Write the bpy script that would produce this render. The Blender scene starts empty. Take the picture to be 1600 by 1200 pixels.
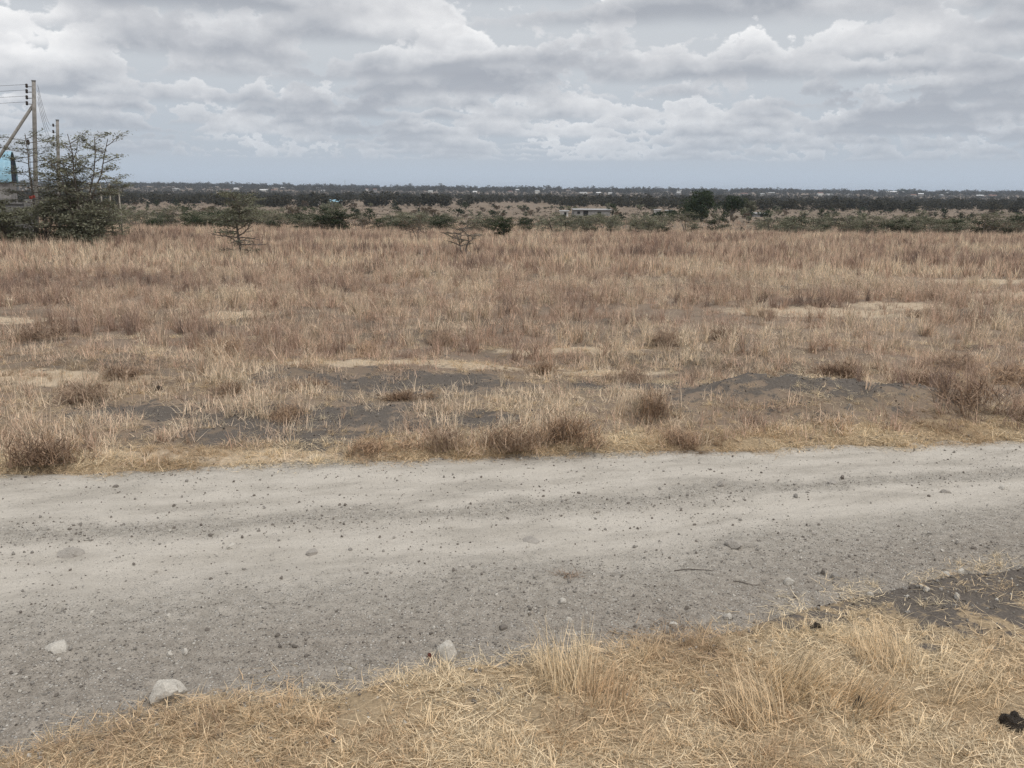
import bpy, bmesh, math, random
import numpy as np
from mathutils import Vector, Matrix, Euler

scene = bpy.context.scene
COL = scene.collection
R = math.radians

# ------------------------------------------------------------------ camera
cam_data = bpy.data.cameras.new('camera')
cam = bpy.data.objects.new('camera', cam_data)
COL.objects.link(cam)
cam.location = (0, 0, 2.2)
cam.rotation_euler = (math.pi / 2 - math.atan(303 / 1400.0), R(-0.45), 0)
cam_data.sensor_width = 36
cam_data.lens = 31.5
cam_data.clip_start = 0.05
cam_data.clip_end = 30000
scene.camera = cam

# ------------------------------------------------------------------ world: Nishita sky behind a broken deck of cumulus
SUN_EL, SUN_AZ = 60.0, 138.0          # degrees; azimuth measured from +Y (view direction) towards +X (right)
world = bpy.data.worlds.new('World')
scene.world = world
world.use_nodes = True
wt = world.node_tree
wt.nodes.clear()


class N:
    """Terse node builder: every method returns an output socket."""
    def __init__(s, tree): s.t = tree
    def node(s, kind, **kw):
        n = s.t.nodes.new(kind)
        for k, v in kw.items(): setattr(n, k, v)
        return n
    def put(s, sock, v):
        if isinstance(v, bpy.types.NodeSocket): s.t.links.new(v, sock)
        else: sock.default_value = v
    def m(s, op, a, b=None, c=None, clamp=False):
        n = s.node('ShaderNodeMath', operation=op, use_clamp=clamp)
        for i, v in enumerate((a, b, c)):
            if v is not None: s.put(n.inputs[i], v)
        return n.outputs[0]
    def vec(s, x, y, z):
        n = s.node('ShaderNodeCombineXYZ')
        for i, v in enumerate((x, y, z)): s.put(n.inputs[i], v)
        return n.outputs[0]
    def sep(s, v):
        n = s.node('ShaderNodeSeparateXYZ'); s.put(n.inputs[0], v); return n.outputs
    def noise(s, v, scale, detail=4, rough=.55, dist=0, lac=2.0):
        n = s.node('ShaderNodeTexNoise')
        if v is not None: s.put(n.inputs['Vector'], v)
        s.put(n.inputs['Scale'], scale); s.put(n.inputs['Detail'], detail)
        s.put(n.inputs['Roughness'], rough); s.put(n.inputs['Distortion'], dist); s.put(n.inputs['Lacunarity'], lac)
        return n.outputs['Fac']
    def step(s, v, a, b, x=0, y=1):
        n = s.node('ShaderNodeMapRange', interpolation_type='SMOOTHSTEP')
        s.put(n.inputs[0], v); s.put(n.inputs[1], a); s.put(n.inputs[2], b); s.put(n.inputs[3], x); s.put(n.inputs[4], y)
        return n.outputs[0]
    def lin(s, v, a, b, x=0, y=1):
        n = s.node('ShaderNodeMapRange', interpolation_type='LINEAR')
        s.put(n.inputs[0], v); s.put(n.inputs[1], a); s.put(n.inputs[2], b); s.put(n.inputs[3], x); s.put(n.inputs[4], y)
        return n.outputs[0]
    def mix(s, f, a, b, blend='MIX'):
        n = s.node('ShaderNodeMix', data_type='RGBA', blend_type=blend)
        s.put(n.inputs[0], f)
        for i, v in ((6, a), (7, b)):
            s.put(n.inputs[i], v if isinstance(v, bpy.types.NodeSocket) else (*v, 1))
        return n.outputs[2]
    def attr(s, name, kind='GEOMETRY'):
        n = s.node('ShaderNodeAttribute', attribute_name=name, attribute_type=kind)
        return n.outputs['Fac']
    def voro(s, v, scale, feature='F1', out='Distance', rnd=1.0):
        n = s.node('ShaderNodeTexVoronoi', feature=feature)
        if v is not None: s.put(n.inputs['Vector'], v)
        s.put(n.inputs['Scale'], scale); s.put(n.inputs['Randomness'], rnd)
        return n.outputs[out]


def build_sky():
    n = N(wt)
    tc = n.node('ShaderNodeTexCoord').outputs['Generated']
    x, y, z = n.sep(tc)
    hl = n.m('SQRT', n.m('ADD', n.m('MULTIPLY', x, x), n.m('MULTIPLY', y, y)))
    hl = n.m('MAXIMUM', hl, 0.02)
    te = n.m('MAXIMUM', n.m('DIVIDE', z, hl), 0.004)          # tangent of the elevation
    ux, uy = n.m('DIVIDE', x, hl), n.m('DIVIDE', y, hl)
    sky = n.node('ShaderNodeTexSky', sky_type='NISHITA', sun_disc=False)
    sky.sun_elevation = R(SUN_EL); sky.sun_rotation = R(SUN_AZ)
    sky.air_density = 1.2; sky.dust_density = 3.0; sky.ozone_density = 1.0
    # low clouds, seen from the side: concentric vertical shells, far to near; heights in units of the cloud base
    low = n.mix(n.step(te, 0.03, 0.16), (6.2, 6.9, 7.8), (7.4, 7.75, 8.2))
    low = n.mix(0.93, sky.outputs[0], low)
    D = 32.0
    k = 0
    dark, lite = (4.7, 5.0, 5.6), (13.2, 13.1, 13.0)
    big = n.noise(n.vec(n.m('MULTIPLY', ux, 5), n.m('MULTIPLY', uy, 5), n.m('MULTIPLY', te, 14)), 0.8, 3, 0.5)
    while D > 3.2:
        h = n.m('MULTIPLY', te, D)
        v = n.vec(n.m('MULTIPLY', ux, D), n.m('MULTIPLY_ADD', uy, D, k * 3.7), n.m('MULTIPLY', h, 1.5))
        f = n.noise(v, 0.85, 6, 0.585, 0.0)
        up = n.m('SUBTRACT', h, 1.0)
        thr = n.m('MULTIPLY_ADD', up, 0.38, 0.405)
        dens = n.m('SUBTRACT', f, thr)
        a = n.step(dens, 0.0, 0.03)
        wob = n.m('MULTIPLY_ADD', f, 0.16, 0.88)
        a = n.m('MULTIPLY', a, n.step(h, wob, n.m('ADD', wob, 0.12)))
        a = n.m('MULTIPLY', a, n.step(te, 0.24, 0.33, 0.85, 0))
        lit = n.m('ADD', n.m('MULTIPLY', up, 1.0), n.m('MULTIPLY', n.m('SUBTRACT', 0.145, dens), 2.4))
        lit = n.m('MULTIPLY_ADD', n.m('SUBTRACT', big, 0.5), -2.0, lit)
        near = min(1.0, max(0.0, (7.0 - D) / 3.5))          # nearer clouds show more of their grey undersides
        c = n.mix(n.m('ADD', lit, 0.02 - 0.22 * near, clamp=True), tuple(q * (1 - 0.10 * near) for q in dark), lite)
        hz = min(0.6, max(0.0, (D - 7.0) / 32.0))
        c = n.mix(hz, c, (6.1, 6.75, 7.6))
        low = n.mix(a, low, c)
        D /= 1.15
        k += 1
    def deck(col, t0):
        # undersides of the cloud deck
        inv = n.m('DIVIDE', 1.0, n.m('MAXIMUM', te, 0.03))
        v = n.vec(n.m('MULTIPLY', ux, inv), n.m('MULTIPLY', uy, inv), 1.5)
        f = n.noise(v, 0.8, 4, 0.5)
        a = n.m('MULTIPLY', n.step(f, 0.36, 0.52), n.step(te, t0, t0 + 0.07))
        c = n.mix(n.step(f, 0.40, 0.57), (9.4, 9.5, 9.7), (4.7, 4.95, 5.4))
        return n.mix(a, col, c)
    low = deck(low, 0.20)
    low = n.mix(n.step(te, 0.008, 0.042, 1, 0), low, (5.9, 6.8, 7.95))       # flat blue-grey haze on the horizon
    high = deck(n.mix(0.95, sky.outputs[0], (9.0, 9.15, 9.4)), 0.20)
    bl, bh = n.node('ShaderNodeBackground'), n.node('ShaderNodeBackground')
    for b, c in ((bl, low), (bh, high)):
        n.put(b.inputs[0], c)
        b.inputs[1].default_value = 0.062
    ms = n.node('ShaderNodeMixShader')
    n.put(ms.inputs[0], n.m('GREATER_THAN', te, 0.34))
    wt.links.new(bl.outputs[0], ms.inputs[1]); wt.links.new(bh.outputs[0], ms.inputs[2])
    out = n.node('ShaderNodeOutputWorld')
    wt.links.new(ms.outputs[0], out.inputs[0])


build_sky()
world.cycles.sampling_method = 'NONE'

# ------------------------------------------------------------------ sun behind thin cloud
sd = bpy.data.lights.new('sun', 'SUN')
sd.energy = 1.5
sd.angle = R(10)
sd.color = (1.0, 0.95, 0.88)
sun = bpy.data.objects.new('sun', sd)
COL.objects.link(sun)
sv = Vector((math.sin(R(SUN_AZ)) * math.cos(R(SUN_EL)), math.cos(R(SUN_AZ)) * math.cos(R(SUN_EL)), math.sin(R(SUN_EL))))
sun.rotation_euler = sv.to_track_quat('Z', 'Y').to_euler()
sun.location = (0, 0, 30)

# ------------------------------------------------------------------ exposure
vs = scene.view_settings
vs.view_transform = 'Standard'
vs.look = 'None'
vs.exposure = 0.42
vs.gamma = 1.0
vs.use_curve_mapping = False
scene.cycles.max_bounces = 4
scene.cycles.diffuse_bounces = 2
scene.cycles.glossy_bounces = 2
scene.cycles.transmission_bounces = 3
scene.cycles.volume_bounces = 1
scene.cycles.transparent_max_bounces = 8
scene.cycles.use_denoising = True
scene.cycles.denoiser = 'OPENIMAGEDENOISE'
scene.cycles.denoising_input_passes = 'RGB_ALBEDO_NORMAL'
scene.cycles.denoising_prefilter = 'NONE'
scene.cycles.use_adaptive_sampling = True
scene.cycles.adaptive_threshold = 0.02
scene.cycles.use_light_tree = False

# ================================================================== helpers
def prop(o, label=None, cat=None, group=None, kind=None):
    if label: o['label'] = label
    if cat: o['category'] = cat
    if group: o['group'] = group
    if kind: o['kind'] = kind
    return o


ORDW = ['first', 'second', 'third', 'fourth', 'fifth', 'sixth', 'seventh', 'eighth', 'ninth', 'tenth', 'eleventh', 'twelfth', 'thirteenth', 'fourteenth', 'fifteenth', 'sixteenth', 'seventeenth', 'eighteenth', 'nineteenth', 'twentieth']


def ordinal(k):
    if k < 20: return ORDW[k]
    t = {2: 'twenty', 3: 'thirty', 4: 'forty', 5: 'fifty'}[(k + 1) // 10]
    u = (k + 1) % 10
    return t + '-' + ORDW[u - 1] if u else {'twenty': 'twentieth', 'thirty': 'thirtieth', 'forty': 'fortieth', 'fifty': 'fiftieth'}[t]


def label_in_order(objs, pattern, cat, group):
    """Alike things get their place in the row, counted from the left as the camera sees them; pattern has one {}."""
    objs = sorted(objs, key=lambda o: math.atan2(o.location.x, o.location.y))
    for k, o in enumerate(objs):
        prop(o, pattern.format(ordinal(k)) if len(objs) > 1 else pattern.format('only'), cat, group)


def link(name, data, parent=None, loc=None, rz=0, sc=None):
    o = bpy.data.objects.new(name, data)
    COL.objects.link(o)
    if parent: o.parent = parent
    if loc is not None: o.location = loc
    if rz: o.rotation_euler = (0, 0, rz)
    if sc is not None: o.scale = (sc, sc, sc) if isinstance(sc, (int, float)) else sc
    return o


def vnoise(x, y, seed=0):
    xi, yi = np.floor(x).astype(np.int64), np.floor(y).astype(np.int64)
    fx, fy = x - xi, y - yi
    fx, fy = fx * fx * (3 - 2 * fx), fy * fy * (3 - 2 * fy)
    def h(a, b):
        n = (a * 374761393 + b * 668265263 + seed * 974634777) & 0xffffffff
        n = ((n ^ (n >> 13)) * 1274126177) & 0xffffffff
        return ((n ^ (n >> 16)) & 0xffff) / 65535.0
    return (h(xi, yi) * (1 - fx) + h(xi + 1, yi) * fx) * (1 - fy) + (h(xi, yi + 1) * (1 - fx) + h(xi + 1, yi + 1) * fx) * fy


def fbm(x, y, seed=0, octv=4):
    x, y = np.asarray(x, float), np.asarray(y, float)
    s, a, t = 0.0, 0.5, 0.0
    for k in range(octv):
        s = s + a * vnoise(x * 2 ** k + 17.3 * k, y * 2 ** k - 9.1 * k, seed + k)
        t += a
        a *= 0.5
    return s / t


def sstep(v, a, b):
    t = np.clip((v - a) / (b - a), 0, 1)
    return t * t * (3 - 2 * t)


def add_attr(me, name, vals, domain='POINT'):
    a = me.attributes.new(name, 'FLOAT', domain)
    a.data.foreach_set('value', np.asarray(vals, dtype=np.float32).ravel())


def mesh_np(name, verts, faces, mat=None, attrs=None, smooth=False):
    """faces: list of tuples or an (n,k) array."""
    me = bpy.data.meshes.new(name)
    verts = np.asarray(verts, dtype=np.float32)
    if isinstance(faces, np.ndarray):
        k = faces.shape[1]
        me.vertices.add(len(verts)); me.vertices.foreach_set('co', verts.ravel())
        me.loops.add(faces.size); me.loops.foreach_set('vertex_index', faces.astype(np.int32).ravel())
        me.polygons.add(len(faces)); me.polygons.foreach_set('loop_start', np.arange(0, faces.size, k, dtype=np.int32))
        me.update(calc_edges=True)
    else:
        me.from_pydata([tuple(map(float, v)) for v in verts], [], faces)
    if mat: me.materials.append(mat)
    for k_, v in (attrs or {}).items(): add_attr(me, k_, v)
    if smooth: me.polygons.foreach_set('use_smooth', np.ones(len(me.polygons), dtype=bool))
    me.update()
    return me


class Geo:
    """Collects boxes, tubes and faces into one mesh."""
    def __init__(s): s.v, s.f = [], []
    def add(s, verts, faces):
        b = len(s.v)
        s.v.extend([tuple(map(float, p)) for p in verts]); s.f.extend([tuple(i + b for i in f) for f in faces])
        return s
    def box(s, c, d, rz=0):
        x, y, z = d[0] / 2, d[1] / 2, d[2] / 2
        cs, sn = math.cos(rz), math.sin(rz)
        vs = [(c[0] + a * x * cs - b * y * sn, c[1] + a * x * sn + b * y * cs, c[2] + e * z) for e in (-1, 1) for a, b in ((-1, -1), (1, -1), (1, 1), (-1, 1))]
        return s.add(vs, [(3, 2, 1, 0), (4, 5, 6, 7), (0, 1, 5, 4), (1, 2, 6, 5), (2, 3, 7, 6), (3, 0, 4, 7)])
    def tube(s, pts, rad, sides=6, cap=True):
        pts = [Vector(p) for p in pts]
        if isinstance(rad, (int, float)): rad = [rad] * len(pts)
        vs = []
        for i, p in enumerate(pts):
            d = (pts[min(i + 1, len(pts) - 1)] - pts[max(i - 1, 0)]).normalized()
            ref = Vector((0, 0, 1)) if abs(d.z) < 0.9 else Vector((1, 0, 0))
            u = d.cross(ref).normalized(); w = d.cross(u)
            vs += [p + (u * math.cos(2 * math.pi * k / sides) + w * math.sin(2 * math.pi * k / sides)) * rad[i] for k in range(sides)]
        fs = [(i * sides + k, i * sides + (k + 1) % sides, (i + 1) * sides + (k + 1) % sides, (i + 1) * sides + k) for i in range(len(pts) - 1) for k in range(sides)]
        if cap:
            fs.append(tuple(range(sides))[::-1]); fs.append(tuple((len(pts) - 1) * sides + k for k in range(sides)))
        return s.add(vs, fs)
    def mesh(s, name, mat, smooth=False):
        me = bpy.data.meshes.new(name)
        me.from_pydata(s.v, [], s.f)
        me.materials.append(mat)
        if smooth: me.polygons.foreach_set('use_smooth', np.ones(len(me.polygons), dtype=bool))
        me.update()
        return me


# ================================================================== materials
def new_mat(name):
    m = bpy.data.materials.new(name)
    m.use_nodes = True
    m.node_tree.nodes.clear()
    n = N(m.node_tree)
    return m, n


def finish(n, surf):
    out = n.node('ShaderNodeOutputMaterial')
    n.t.links.new(surf, out.inputs[0])


def principled(n, col, rough=0.9, bump=None, bstr=0.5, bdist=0.02, spec=0.2, metal=0.0):
    p = n.node('ShaderNodeBsdfPrincipled')
    n.put(p.inputs['Base Color'], col if isinstance(col, bpy.types.NodeSocket) else (*col, 1))
    n.put(p.inputs['Roughness'], rough)
    p.inputs['Specular IOR Level'].default_value = spec
    p.inputs['Metallic'].default_value = metal
    if bump is not None:
        b = n.node('ShaderNodeBump')
        b.inputs['Strength'].default_value = bstr
        b.inputs['Distance'].default_value = bdist
        n.put(b.inputs['Height'], bump)
        n.t.links.new(b.outputs[0], p.inputs['Normal'])
    return p.outputs[0]


def pos(n):
    return n.node('ShaderNodeNewGeometry').outputs['Position']


def grass_mat(name, stops, trans=0.3, inst=True):
    """Dry blades: colour picked along stops by the clump's hue, varied blade by blade."""
    m, n = new_mat(name)
    hue = n.attr('hue', 'INSTANCER') if inst else n.node('ShaderNodeObjectInfo').outputs['Random']
    bl = n.attr('blade')
    ramp = n.node('ShaderNodeValToRGB')
    els = ramp.color_ramp.elements
    for i, (p, c) in enumerate(stops):
        e = els[i] if i < 2 else els.new(p)
        e.position = p
        e.color = (*c, 1)
    n.put(ramp.inputs[0], n.m('ADD', hue, n.m('MULTIPLY', n.m('SUBTRACT', bl, 0.5), 0.35), clamp=True))
    val = n.m('MULTIPLY_ADD', bl, 1.15, 0.34)
    col = n.mix(1.0, ramp.outputs[0], n.vec(val, val, val), 'MULTIPLY')
    d = n.node('ShaderNodeBsdfDiffuse'); n.put(d.inputs[0], col)
    t = n.node('ShaderNodeBsdfTranslucent'); n.put(t.inputs[0], col)
    ms = n.node('ShaderNodeMixShader'); ms.inputs[0].default_value = trans
    n.t.links.new(d.outputs[0], ms.inputs[1]); n.t.links.new(t.outputs[0], ms.inputs[2])
    finish(n, ms.outputs[0])
    return m


def leaf_mat(name, a, b, trans=0.25, inst=False):
    m, n = new_mat(name)
    rnd = n.attr('hue', 'INSTANCER') if inst else n.node('ShaderNodeObjectInfo').outputs['Random']
    bl = n.attr('blade')
    col = n.mix(n.m('ADD', n.m('MULTIPLY', bl, 0.6), n.m('MULTIPLY', rnd, 0.4), clamp=True), a, b)
    d = n.node('ShaderNodeBsdfDiffuse'); n.put(d.inputs[0], col)
    t = n.node('ShaderNodeBsdfTranslucent'); n.put(t.inputs[0], col)
    ms = n.node('ShaderNodeMixShader'); ms.inputs[0].default_value = trans
    n.t.links.new(d.outputs[0], ms.inputs[1]); n.t.links.new(t.outputs[0], ms.inputs[2])
    finish(n, ms.outputs[0])
    return m


def rough_mat(name, a, b, scale=6, rough=0.9, bump=0.3, bdist=0.01, metal=0.0, spec=0.2):
    """Two-tone weathered surface in object space."""
    m, n = new_mat(name)
    tc = n.node('ShaderNodeTexCoord').outputs['Object']
    f = n.noise(tc, scale, 6, 0.6)
    g = n.noise(tc, scale * 7, 4, 0.6)
    col = n.mix(n.step(n.m('MULTIPLY_ADD', g, 0.4, n.m('MULTIPLY', f, 0.6)), 0.35, 0.65), a, b)
    finish(n, principled(n, col, rough, g, bump, bdist, spec, metal))
    return m


def ground_mat():
    m, n = new_mat('dry_ground')
    p = pos(n)
    straw, soil, pale = n.attr('straw'), n.attr('soil'), n.attr('pale')
    f1, f2, f3 = n.noise(p, 0.7, 3, 0.6), n.noise(p, 9, 4, 0.65), n.noise(p, 70, 3, 0.6)
    far = n.noise(p, 0.035, 3, 0.6)
    base = n.mix(f1, (0.19, 0.148, 0.115), (0.30, 0.235, 0.18))
    mid = n.noise(n.vec(n.m('MULTIPLY', n.sep(p)[0], 0.5), n.sep(p)[1], 0.0), 0.25, 4, 0.7)
    base = n.mix(n.m('MULTIPLY', n.step(far, 0.40, 0.62), 0.4), base, (0.31, 0.245, 0.185))
    base = n.mix(n.m('MULTIPLY', n.step(mid, 0.44, 0.60), 0.65), base, (0.12, 0.10, 0.075))
    k = n.m('ADD', straw, n.m('MULTIPLY', n.m('SUBTRACT', f2, 0.5), 1.1))
    base = n.mix(n.step(k, 0.35, 0.65), base, n.mix(f3, (0.20, 0.15, 0.10), (0.50, 0.39, 0.255)))
    k = n.m('ADD', pale, n.m('MULTIPLY', n.m('SUBTRACT', f2, 0.5), 0.8))
    base = n.mix(n.step(k, 0.35, 0.65), base, n.mix(f3, (0.40, 0.32, 0.23), (0.58, 0.48, 0.36)))
    k = n.m('ADD', n.m('MULTIPLY', soil, 0.8), n.m('ADD', n.m('MULTIPLY', n.m('SUBTRACT', f2, 0.5), 2.4), n.m('MULTIPLY', n.m('SUBTRACT', n.noise(p, 2.6, 2, 0.6), 0.5), 1.6)))
    base = n.mix(n.step(k, 0.25, 0.62), base, n.mix(f3, (0.062, 0.054, 0.048), (0.20, 0.175, 0.152)))
    col = n.mix(1.0, base, n.vec(*[n.m('MULTIPLY_ADD', f3, 0.5, 0.75)] * 3), 'MULTIPLY')
    h = n.m('ADD', n.m('MULTIPLY', f2, 0.6), n.m('MULTIPLY', f3, 0.4))
    finish(n, principled(n, col, 0.95, h, 0.7, 0.03, 0.1))
    return m


def road_mat():
    m, n = new_mat('murram_road')
    p = pos(n)
    s = n.attr('across')
    wob = n.m('MULTIPLY', n.m('SUBTRACT', n.noise(p, 1.1, 3, 0.6), 0.5), 0.22)
    s = n.m('ADD', s, wob)
    xs = n.sep(p)
    st = n.vec(n.m('MULTIPLY', xs[0], 0.35), n.m('MULTIPLY', n.attr('across'), 3.4), 0.0)     # wheel wear drawn out along the road
    streak = n.noise(st, 3.2, 4, 0.6)
    f2, f3 = n.noise(p, 14, 4, 0.65), n.noise(p, 95, 3, 0.65)
    near_t = n.m('MULTIPLY', n.step(s, 0.29, 0.43), n.step(s, 0.56, 0.63, 1, 0))
    far_t = n.m('MULTIPLY', n.step(s, 0.64, 0.72), n.step(s, 0.93, 1.02, 1, 0))
    track = n.m('MULTIPLY', n.m('MAXIMUM', near_t, far_t), n.step(streak, 0.28, 0.50, 0.55, 1.0))
    mid = n.step(s, 0.10, 0.36)
    shoulder = n.mix(n.step(n.m('MULTIPLY_ADD', f3, 0.45, n.m('MULTIPLY', f2, 0.55)), 0.36, 0.66), (0.235, 0.208, 0.177), (0.395, 0.356, 0.308))
    gravel = n.mix(n.step(f2, 0.3, 0.7), (0.33, 0.302, 0.262), (0.455, 0.42, 0.37))
    dust = n.mix(n.step(streak, 0.36, 0.62), (0.46, 0.424, 0.372), (0.55, 0.51, 0.452))
    col = n.mix(mid, shoulder, gravel)
    col = n.mix(track, col, dust)
    # grit: two sizes of stone set into the surface, their tone random, thinner on the worn tracks
    grit_h = None
    for sc, cut, amt in ((55.0, 0.30, 0.75), (120.0, 0.34, 0.6)):
        vd = n.voro(p, sc)
        vn = n.node('ShaderNodeTexVoronoi'); n.put(vn.inputs['Vector'], p); n.put(vn.inputs['Scale'], sc)
        vc = n.sep(vn.outputs['Color'])
        here = n.m('MULTIPLY', n.step(vd, cut, cut + 0.12, 1, 0), n.m('GREATER_THAN', vc[0], n.m('MULTIPLY_ADD', track, 0.34, 0.62)))
        tone = n.mix(n.step(vc[1], 0.15, 0.5), (0.10, 0.09, 0.085), (0.62, 0.59, 0.54))
        col = n.mix(n.m('MULTIPLY', here, amt), col, tone)
        hh = n.m('MULTIPLY', here, n.m('SUBTRACT', 1.0, vd))
        grit_h = hh if grit_h is None else n.m('ADD', grit_h, hh)
    col = n.mix(1.0, col, n.vec(*[n.m('MULTIPLY_ADD', f3, 0.45, 0.78)] * 3), 'MULTIPLY')
    h = n.m('ADD', n.m('ADD', n.m('MULTIPLY', f2, 0.8), n.m('MULTIPLY', f3, 0.5)), n.m('MULTIPLY', grit_h, 0.5))
    finish(n, principled(n, col, 0.95, h, 0.9, 0.022, 0.1))
    return m


M = {}
M['ground'] = ground_mat()
M['road'] = road_mat()
M['field'] = grass_mat('field_grass', [(0.0, (0.87, 0.74, 0.56)), (0.35, (0.70, 0.54, 0.41)), (0.65, (0.55, 0.39, 0.30)), (0.85, (0.38, 0.285, 0.235)), (1.0, (0.20, 0.155, 0.13))])
M['straw'] = grass_mat('straw', [(0.0, (0.90, 0.77, 0.56)), (0.45, (0.80, 0.63, 0.42)), (0.75, (0.56, 0.41, 0.265)), (1.0, (0.34, 0.255, 0.185))])
M['tuft'] = grass_mat('tuft_blades', [(0.0, (0.84, 0.69, 0.48)), (0.5, (0.76, 0.58, 0.38)), (1.0, (0.62, 0.45, 0.29))], inst=False)
M['twig'] = grass_mat('shrub_twigs', [(0.0, (0.36, 0.265, 0.195)), (0.5, (0.28, 0.205, 0.155)), (1.0, (0.40, 0.275, 0.185))], 0.15, inst=False)
M['twigleaf'] = grass_mat('shrub_leaves', [(0.0, (0.47, 0.355, 0.26)), (0.5, (0.36, 0.265, 0.20)), (1.0, (0.52, 0.365, 0.245))], 0.25, inst=False)
M['bark'] = rough_mat('bark', (0.09, 0.077, 0.066), (0.21, 0.185, 0.16), 9, 0.95, 0.6)
M['acacia'] = leaf_mat('acacia_leaf', (0.115, 0.12, 0.083), (0.275, 0.275, 0.19))
M['grey_leaf'] = leaf_mat('grey_leaf', (0.13, 0.135, 0.095), (0.31, 0.31, 0.225))
M['dark_leaf'] = leaf_mat('dark_leaf', (0.022, 0.033, 0.022), (0.07, 0.09, 0.05))
M['brown_leaf'] = leaf_mat('brown_leaf', (0.085, 0.065, 0.05), (0.20, 0.16, 0.12))
M['wood_leaf'] = leaf_mat('woodland_leaf', (0.026, 0.030, 0.024), (0.11, 0.10, 0.075), inst=True)
M['stone_pale'] = rough_mat('pale_stone', (0.50, 0.465, 0.41), (0.74, 0.70, 0.63), 18, 0.95, 0.6, 0.01)
M['stone_grey'] = rough_mat('grey_stone', (0.22, 0.20, 0.18), (0.40, 0.375, 0.34), 22, 0.95, 0.6, 0.01)
M['stone_dust'] = rough_mat('dusty_stone', (0.34, 0.31, 0.275), (0.50, 0.465, 0.42), 22, 0.95, 0.6, 0.01)
M['stone_dark'] = rough_mat('dark_stone', (0.15, 0.132, 0.115), (0.28, 0.25, 0.22), 25, 0.95, 0.6, 0.01)
M['stone_red'] = rough_mat('red_stone', (0.10, 0.035, 0.028), (0.20, 0.085, 0.065), 25, 0.95, 0.6, 0.01)
M['clod'] = rough_mat('black_clod', (0.06, 0.05, 0.042), (0.18, 0.15, 0.125), 30, 0.98, 1.0, 0.02)

# ================================================================== the lie of the land
TZ = np.array([(-1e5, 0), (0, 0), (10, 0), (20, -.12), (35, -.40), (50, -.75), (65, -1.08), (80, -1.6), (120, -3.0), (165, -4.0), (250, -5.3), (350, -6.4), (500, -7.3), (700, -7.8),
               (1000, -8.5), (1500, -8.5), (2000, -6), (2600, 0.0), (3200, 2.5), (5000, 2), (9000, 0), (1e5, 0)], float)
NEAR_E = np.array([(-300, -38.5), (-6, 2.06), (1.0, 4.10), (1.6, 4.48), (2.3, 4.80), (3.1, 5.10), (6, 5.80), (300, 47.2)], float)       # near edge of the road, y by x
FAR_E = np.array([(-300, -35.3), (-6, 6.45), (6, 8.15), (300, 49.9)], float)         # far edge


def edge_near(x): return np.interp(x, NEAR_E[:, 0], NEAR_E[:, 1]) + (fbm(np.asarray(x) * 0.9, 0 * np.asarray(x), 5) - 0.5) * 0.35
def edge_far(x): return np.interp(x, FAR_E[:, 0], FAR_E[:, 1]) + (fbm(np.asarray(x) * 1.1, 0 * np.asarray(x), 9) - 0.5) * 0.25
def ell(x, y, c): return np.exp(-(((x - c[0]) / c[2]) ** 2 + ((y - c[1]) / c[3]) ** 2) * 0.9)


MOUND = (3.1, 9.1, 1.4, 0.62)
# (x, y, half width, half depth): bare or thin places in the field
PALE = [(5.9, 17.2, 2.0, 1.1), (8.0, 18.4, 1.1, 0.7), (11.7, 20.7, 1.6, 0.7), (-5.2, 16.2, 1.0, 0.5), (-5.4, 10.1, 1.5, 0.45), (-1.9, 11.15, 1.3, 0.26), (-0.5, 11.2, 1.4, 0.24), (0.9, 12.4, 1.2, 0.3),
        (-8.5, 15.2, 1.2, 0.5), (13.5, 25.0, 2.5, 0.9), (-2.4, 7.15, 1.5, 0.2), (1.2, 10.9, 0.9, 0.2)]
SOIL = [(-2.0, 8.35, 1.5, 0.65), (-1.2, 10.1, 1.5, 0.6), (-3.6, 8.7, 0.75, 0.42), (-2.1, 7.75, 0.9, 0.42), (-1.5, 10.15, 0.9, 0.55), (-0.75, 10.4, 0.75, 0.35), (1.4, 10.1, 0.7, 0.25), (-1.75, 8.65, 0.8, 0.45), (2.5, 9.35, 0.75, 0.45), (3.9, 9.3, 0.6, 0.35),
        (2.35, 4.55, 0.9, 0.34), (3.1, 4.6, 1.0, 0.55), (1.65, 4.36, 0.45, 0.14), (2.7, 4.3, 0.4, 0.2), (-0.4, 8.4, 0.5, 0.3), (-6.0, 8.3, 0.6, 0.3), (5.8, 9.6, 0.6, 0.3)]


def masks(x, y):
    yn, yf = edge_near(x), edge_far(x)
    pale = np.max([ell(x, y, c) for c in PALE], axis=0)
    soil = np.max([ell(x, y, c) for c in SOIL], axis=0) * (0.55 + 1.0 * fbm(x * 2.2, y * 3.0, 43))
    soil = np.maximum(soil, 1.1 * ell(x, y, (MOUND[0], MOUND[1] - 0.05, MOUND[2], MOUND[3] * 0.8)))
    verge = sstep(yn - y, -0.15, 0.15)
    strip = sstep(y - yf, -0.1, 0.05) * (1 - sstep(y - yf, 0.25, 0.75)) * 0.85
    thin = sstep(y - yf, -0.1, 0.2) * (1 - sstep(y, 10.3, 12.0)) * 0.42
    straw = np.clip(np.maximum.reduce([verge, strip, thin]), 0, 1)
    return yn, yf, pale, soil, straw, verge


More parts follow.
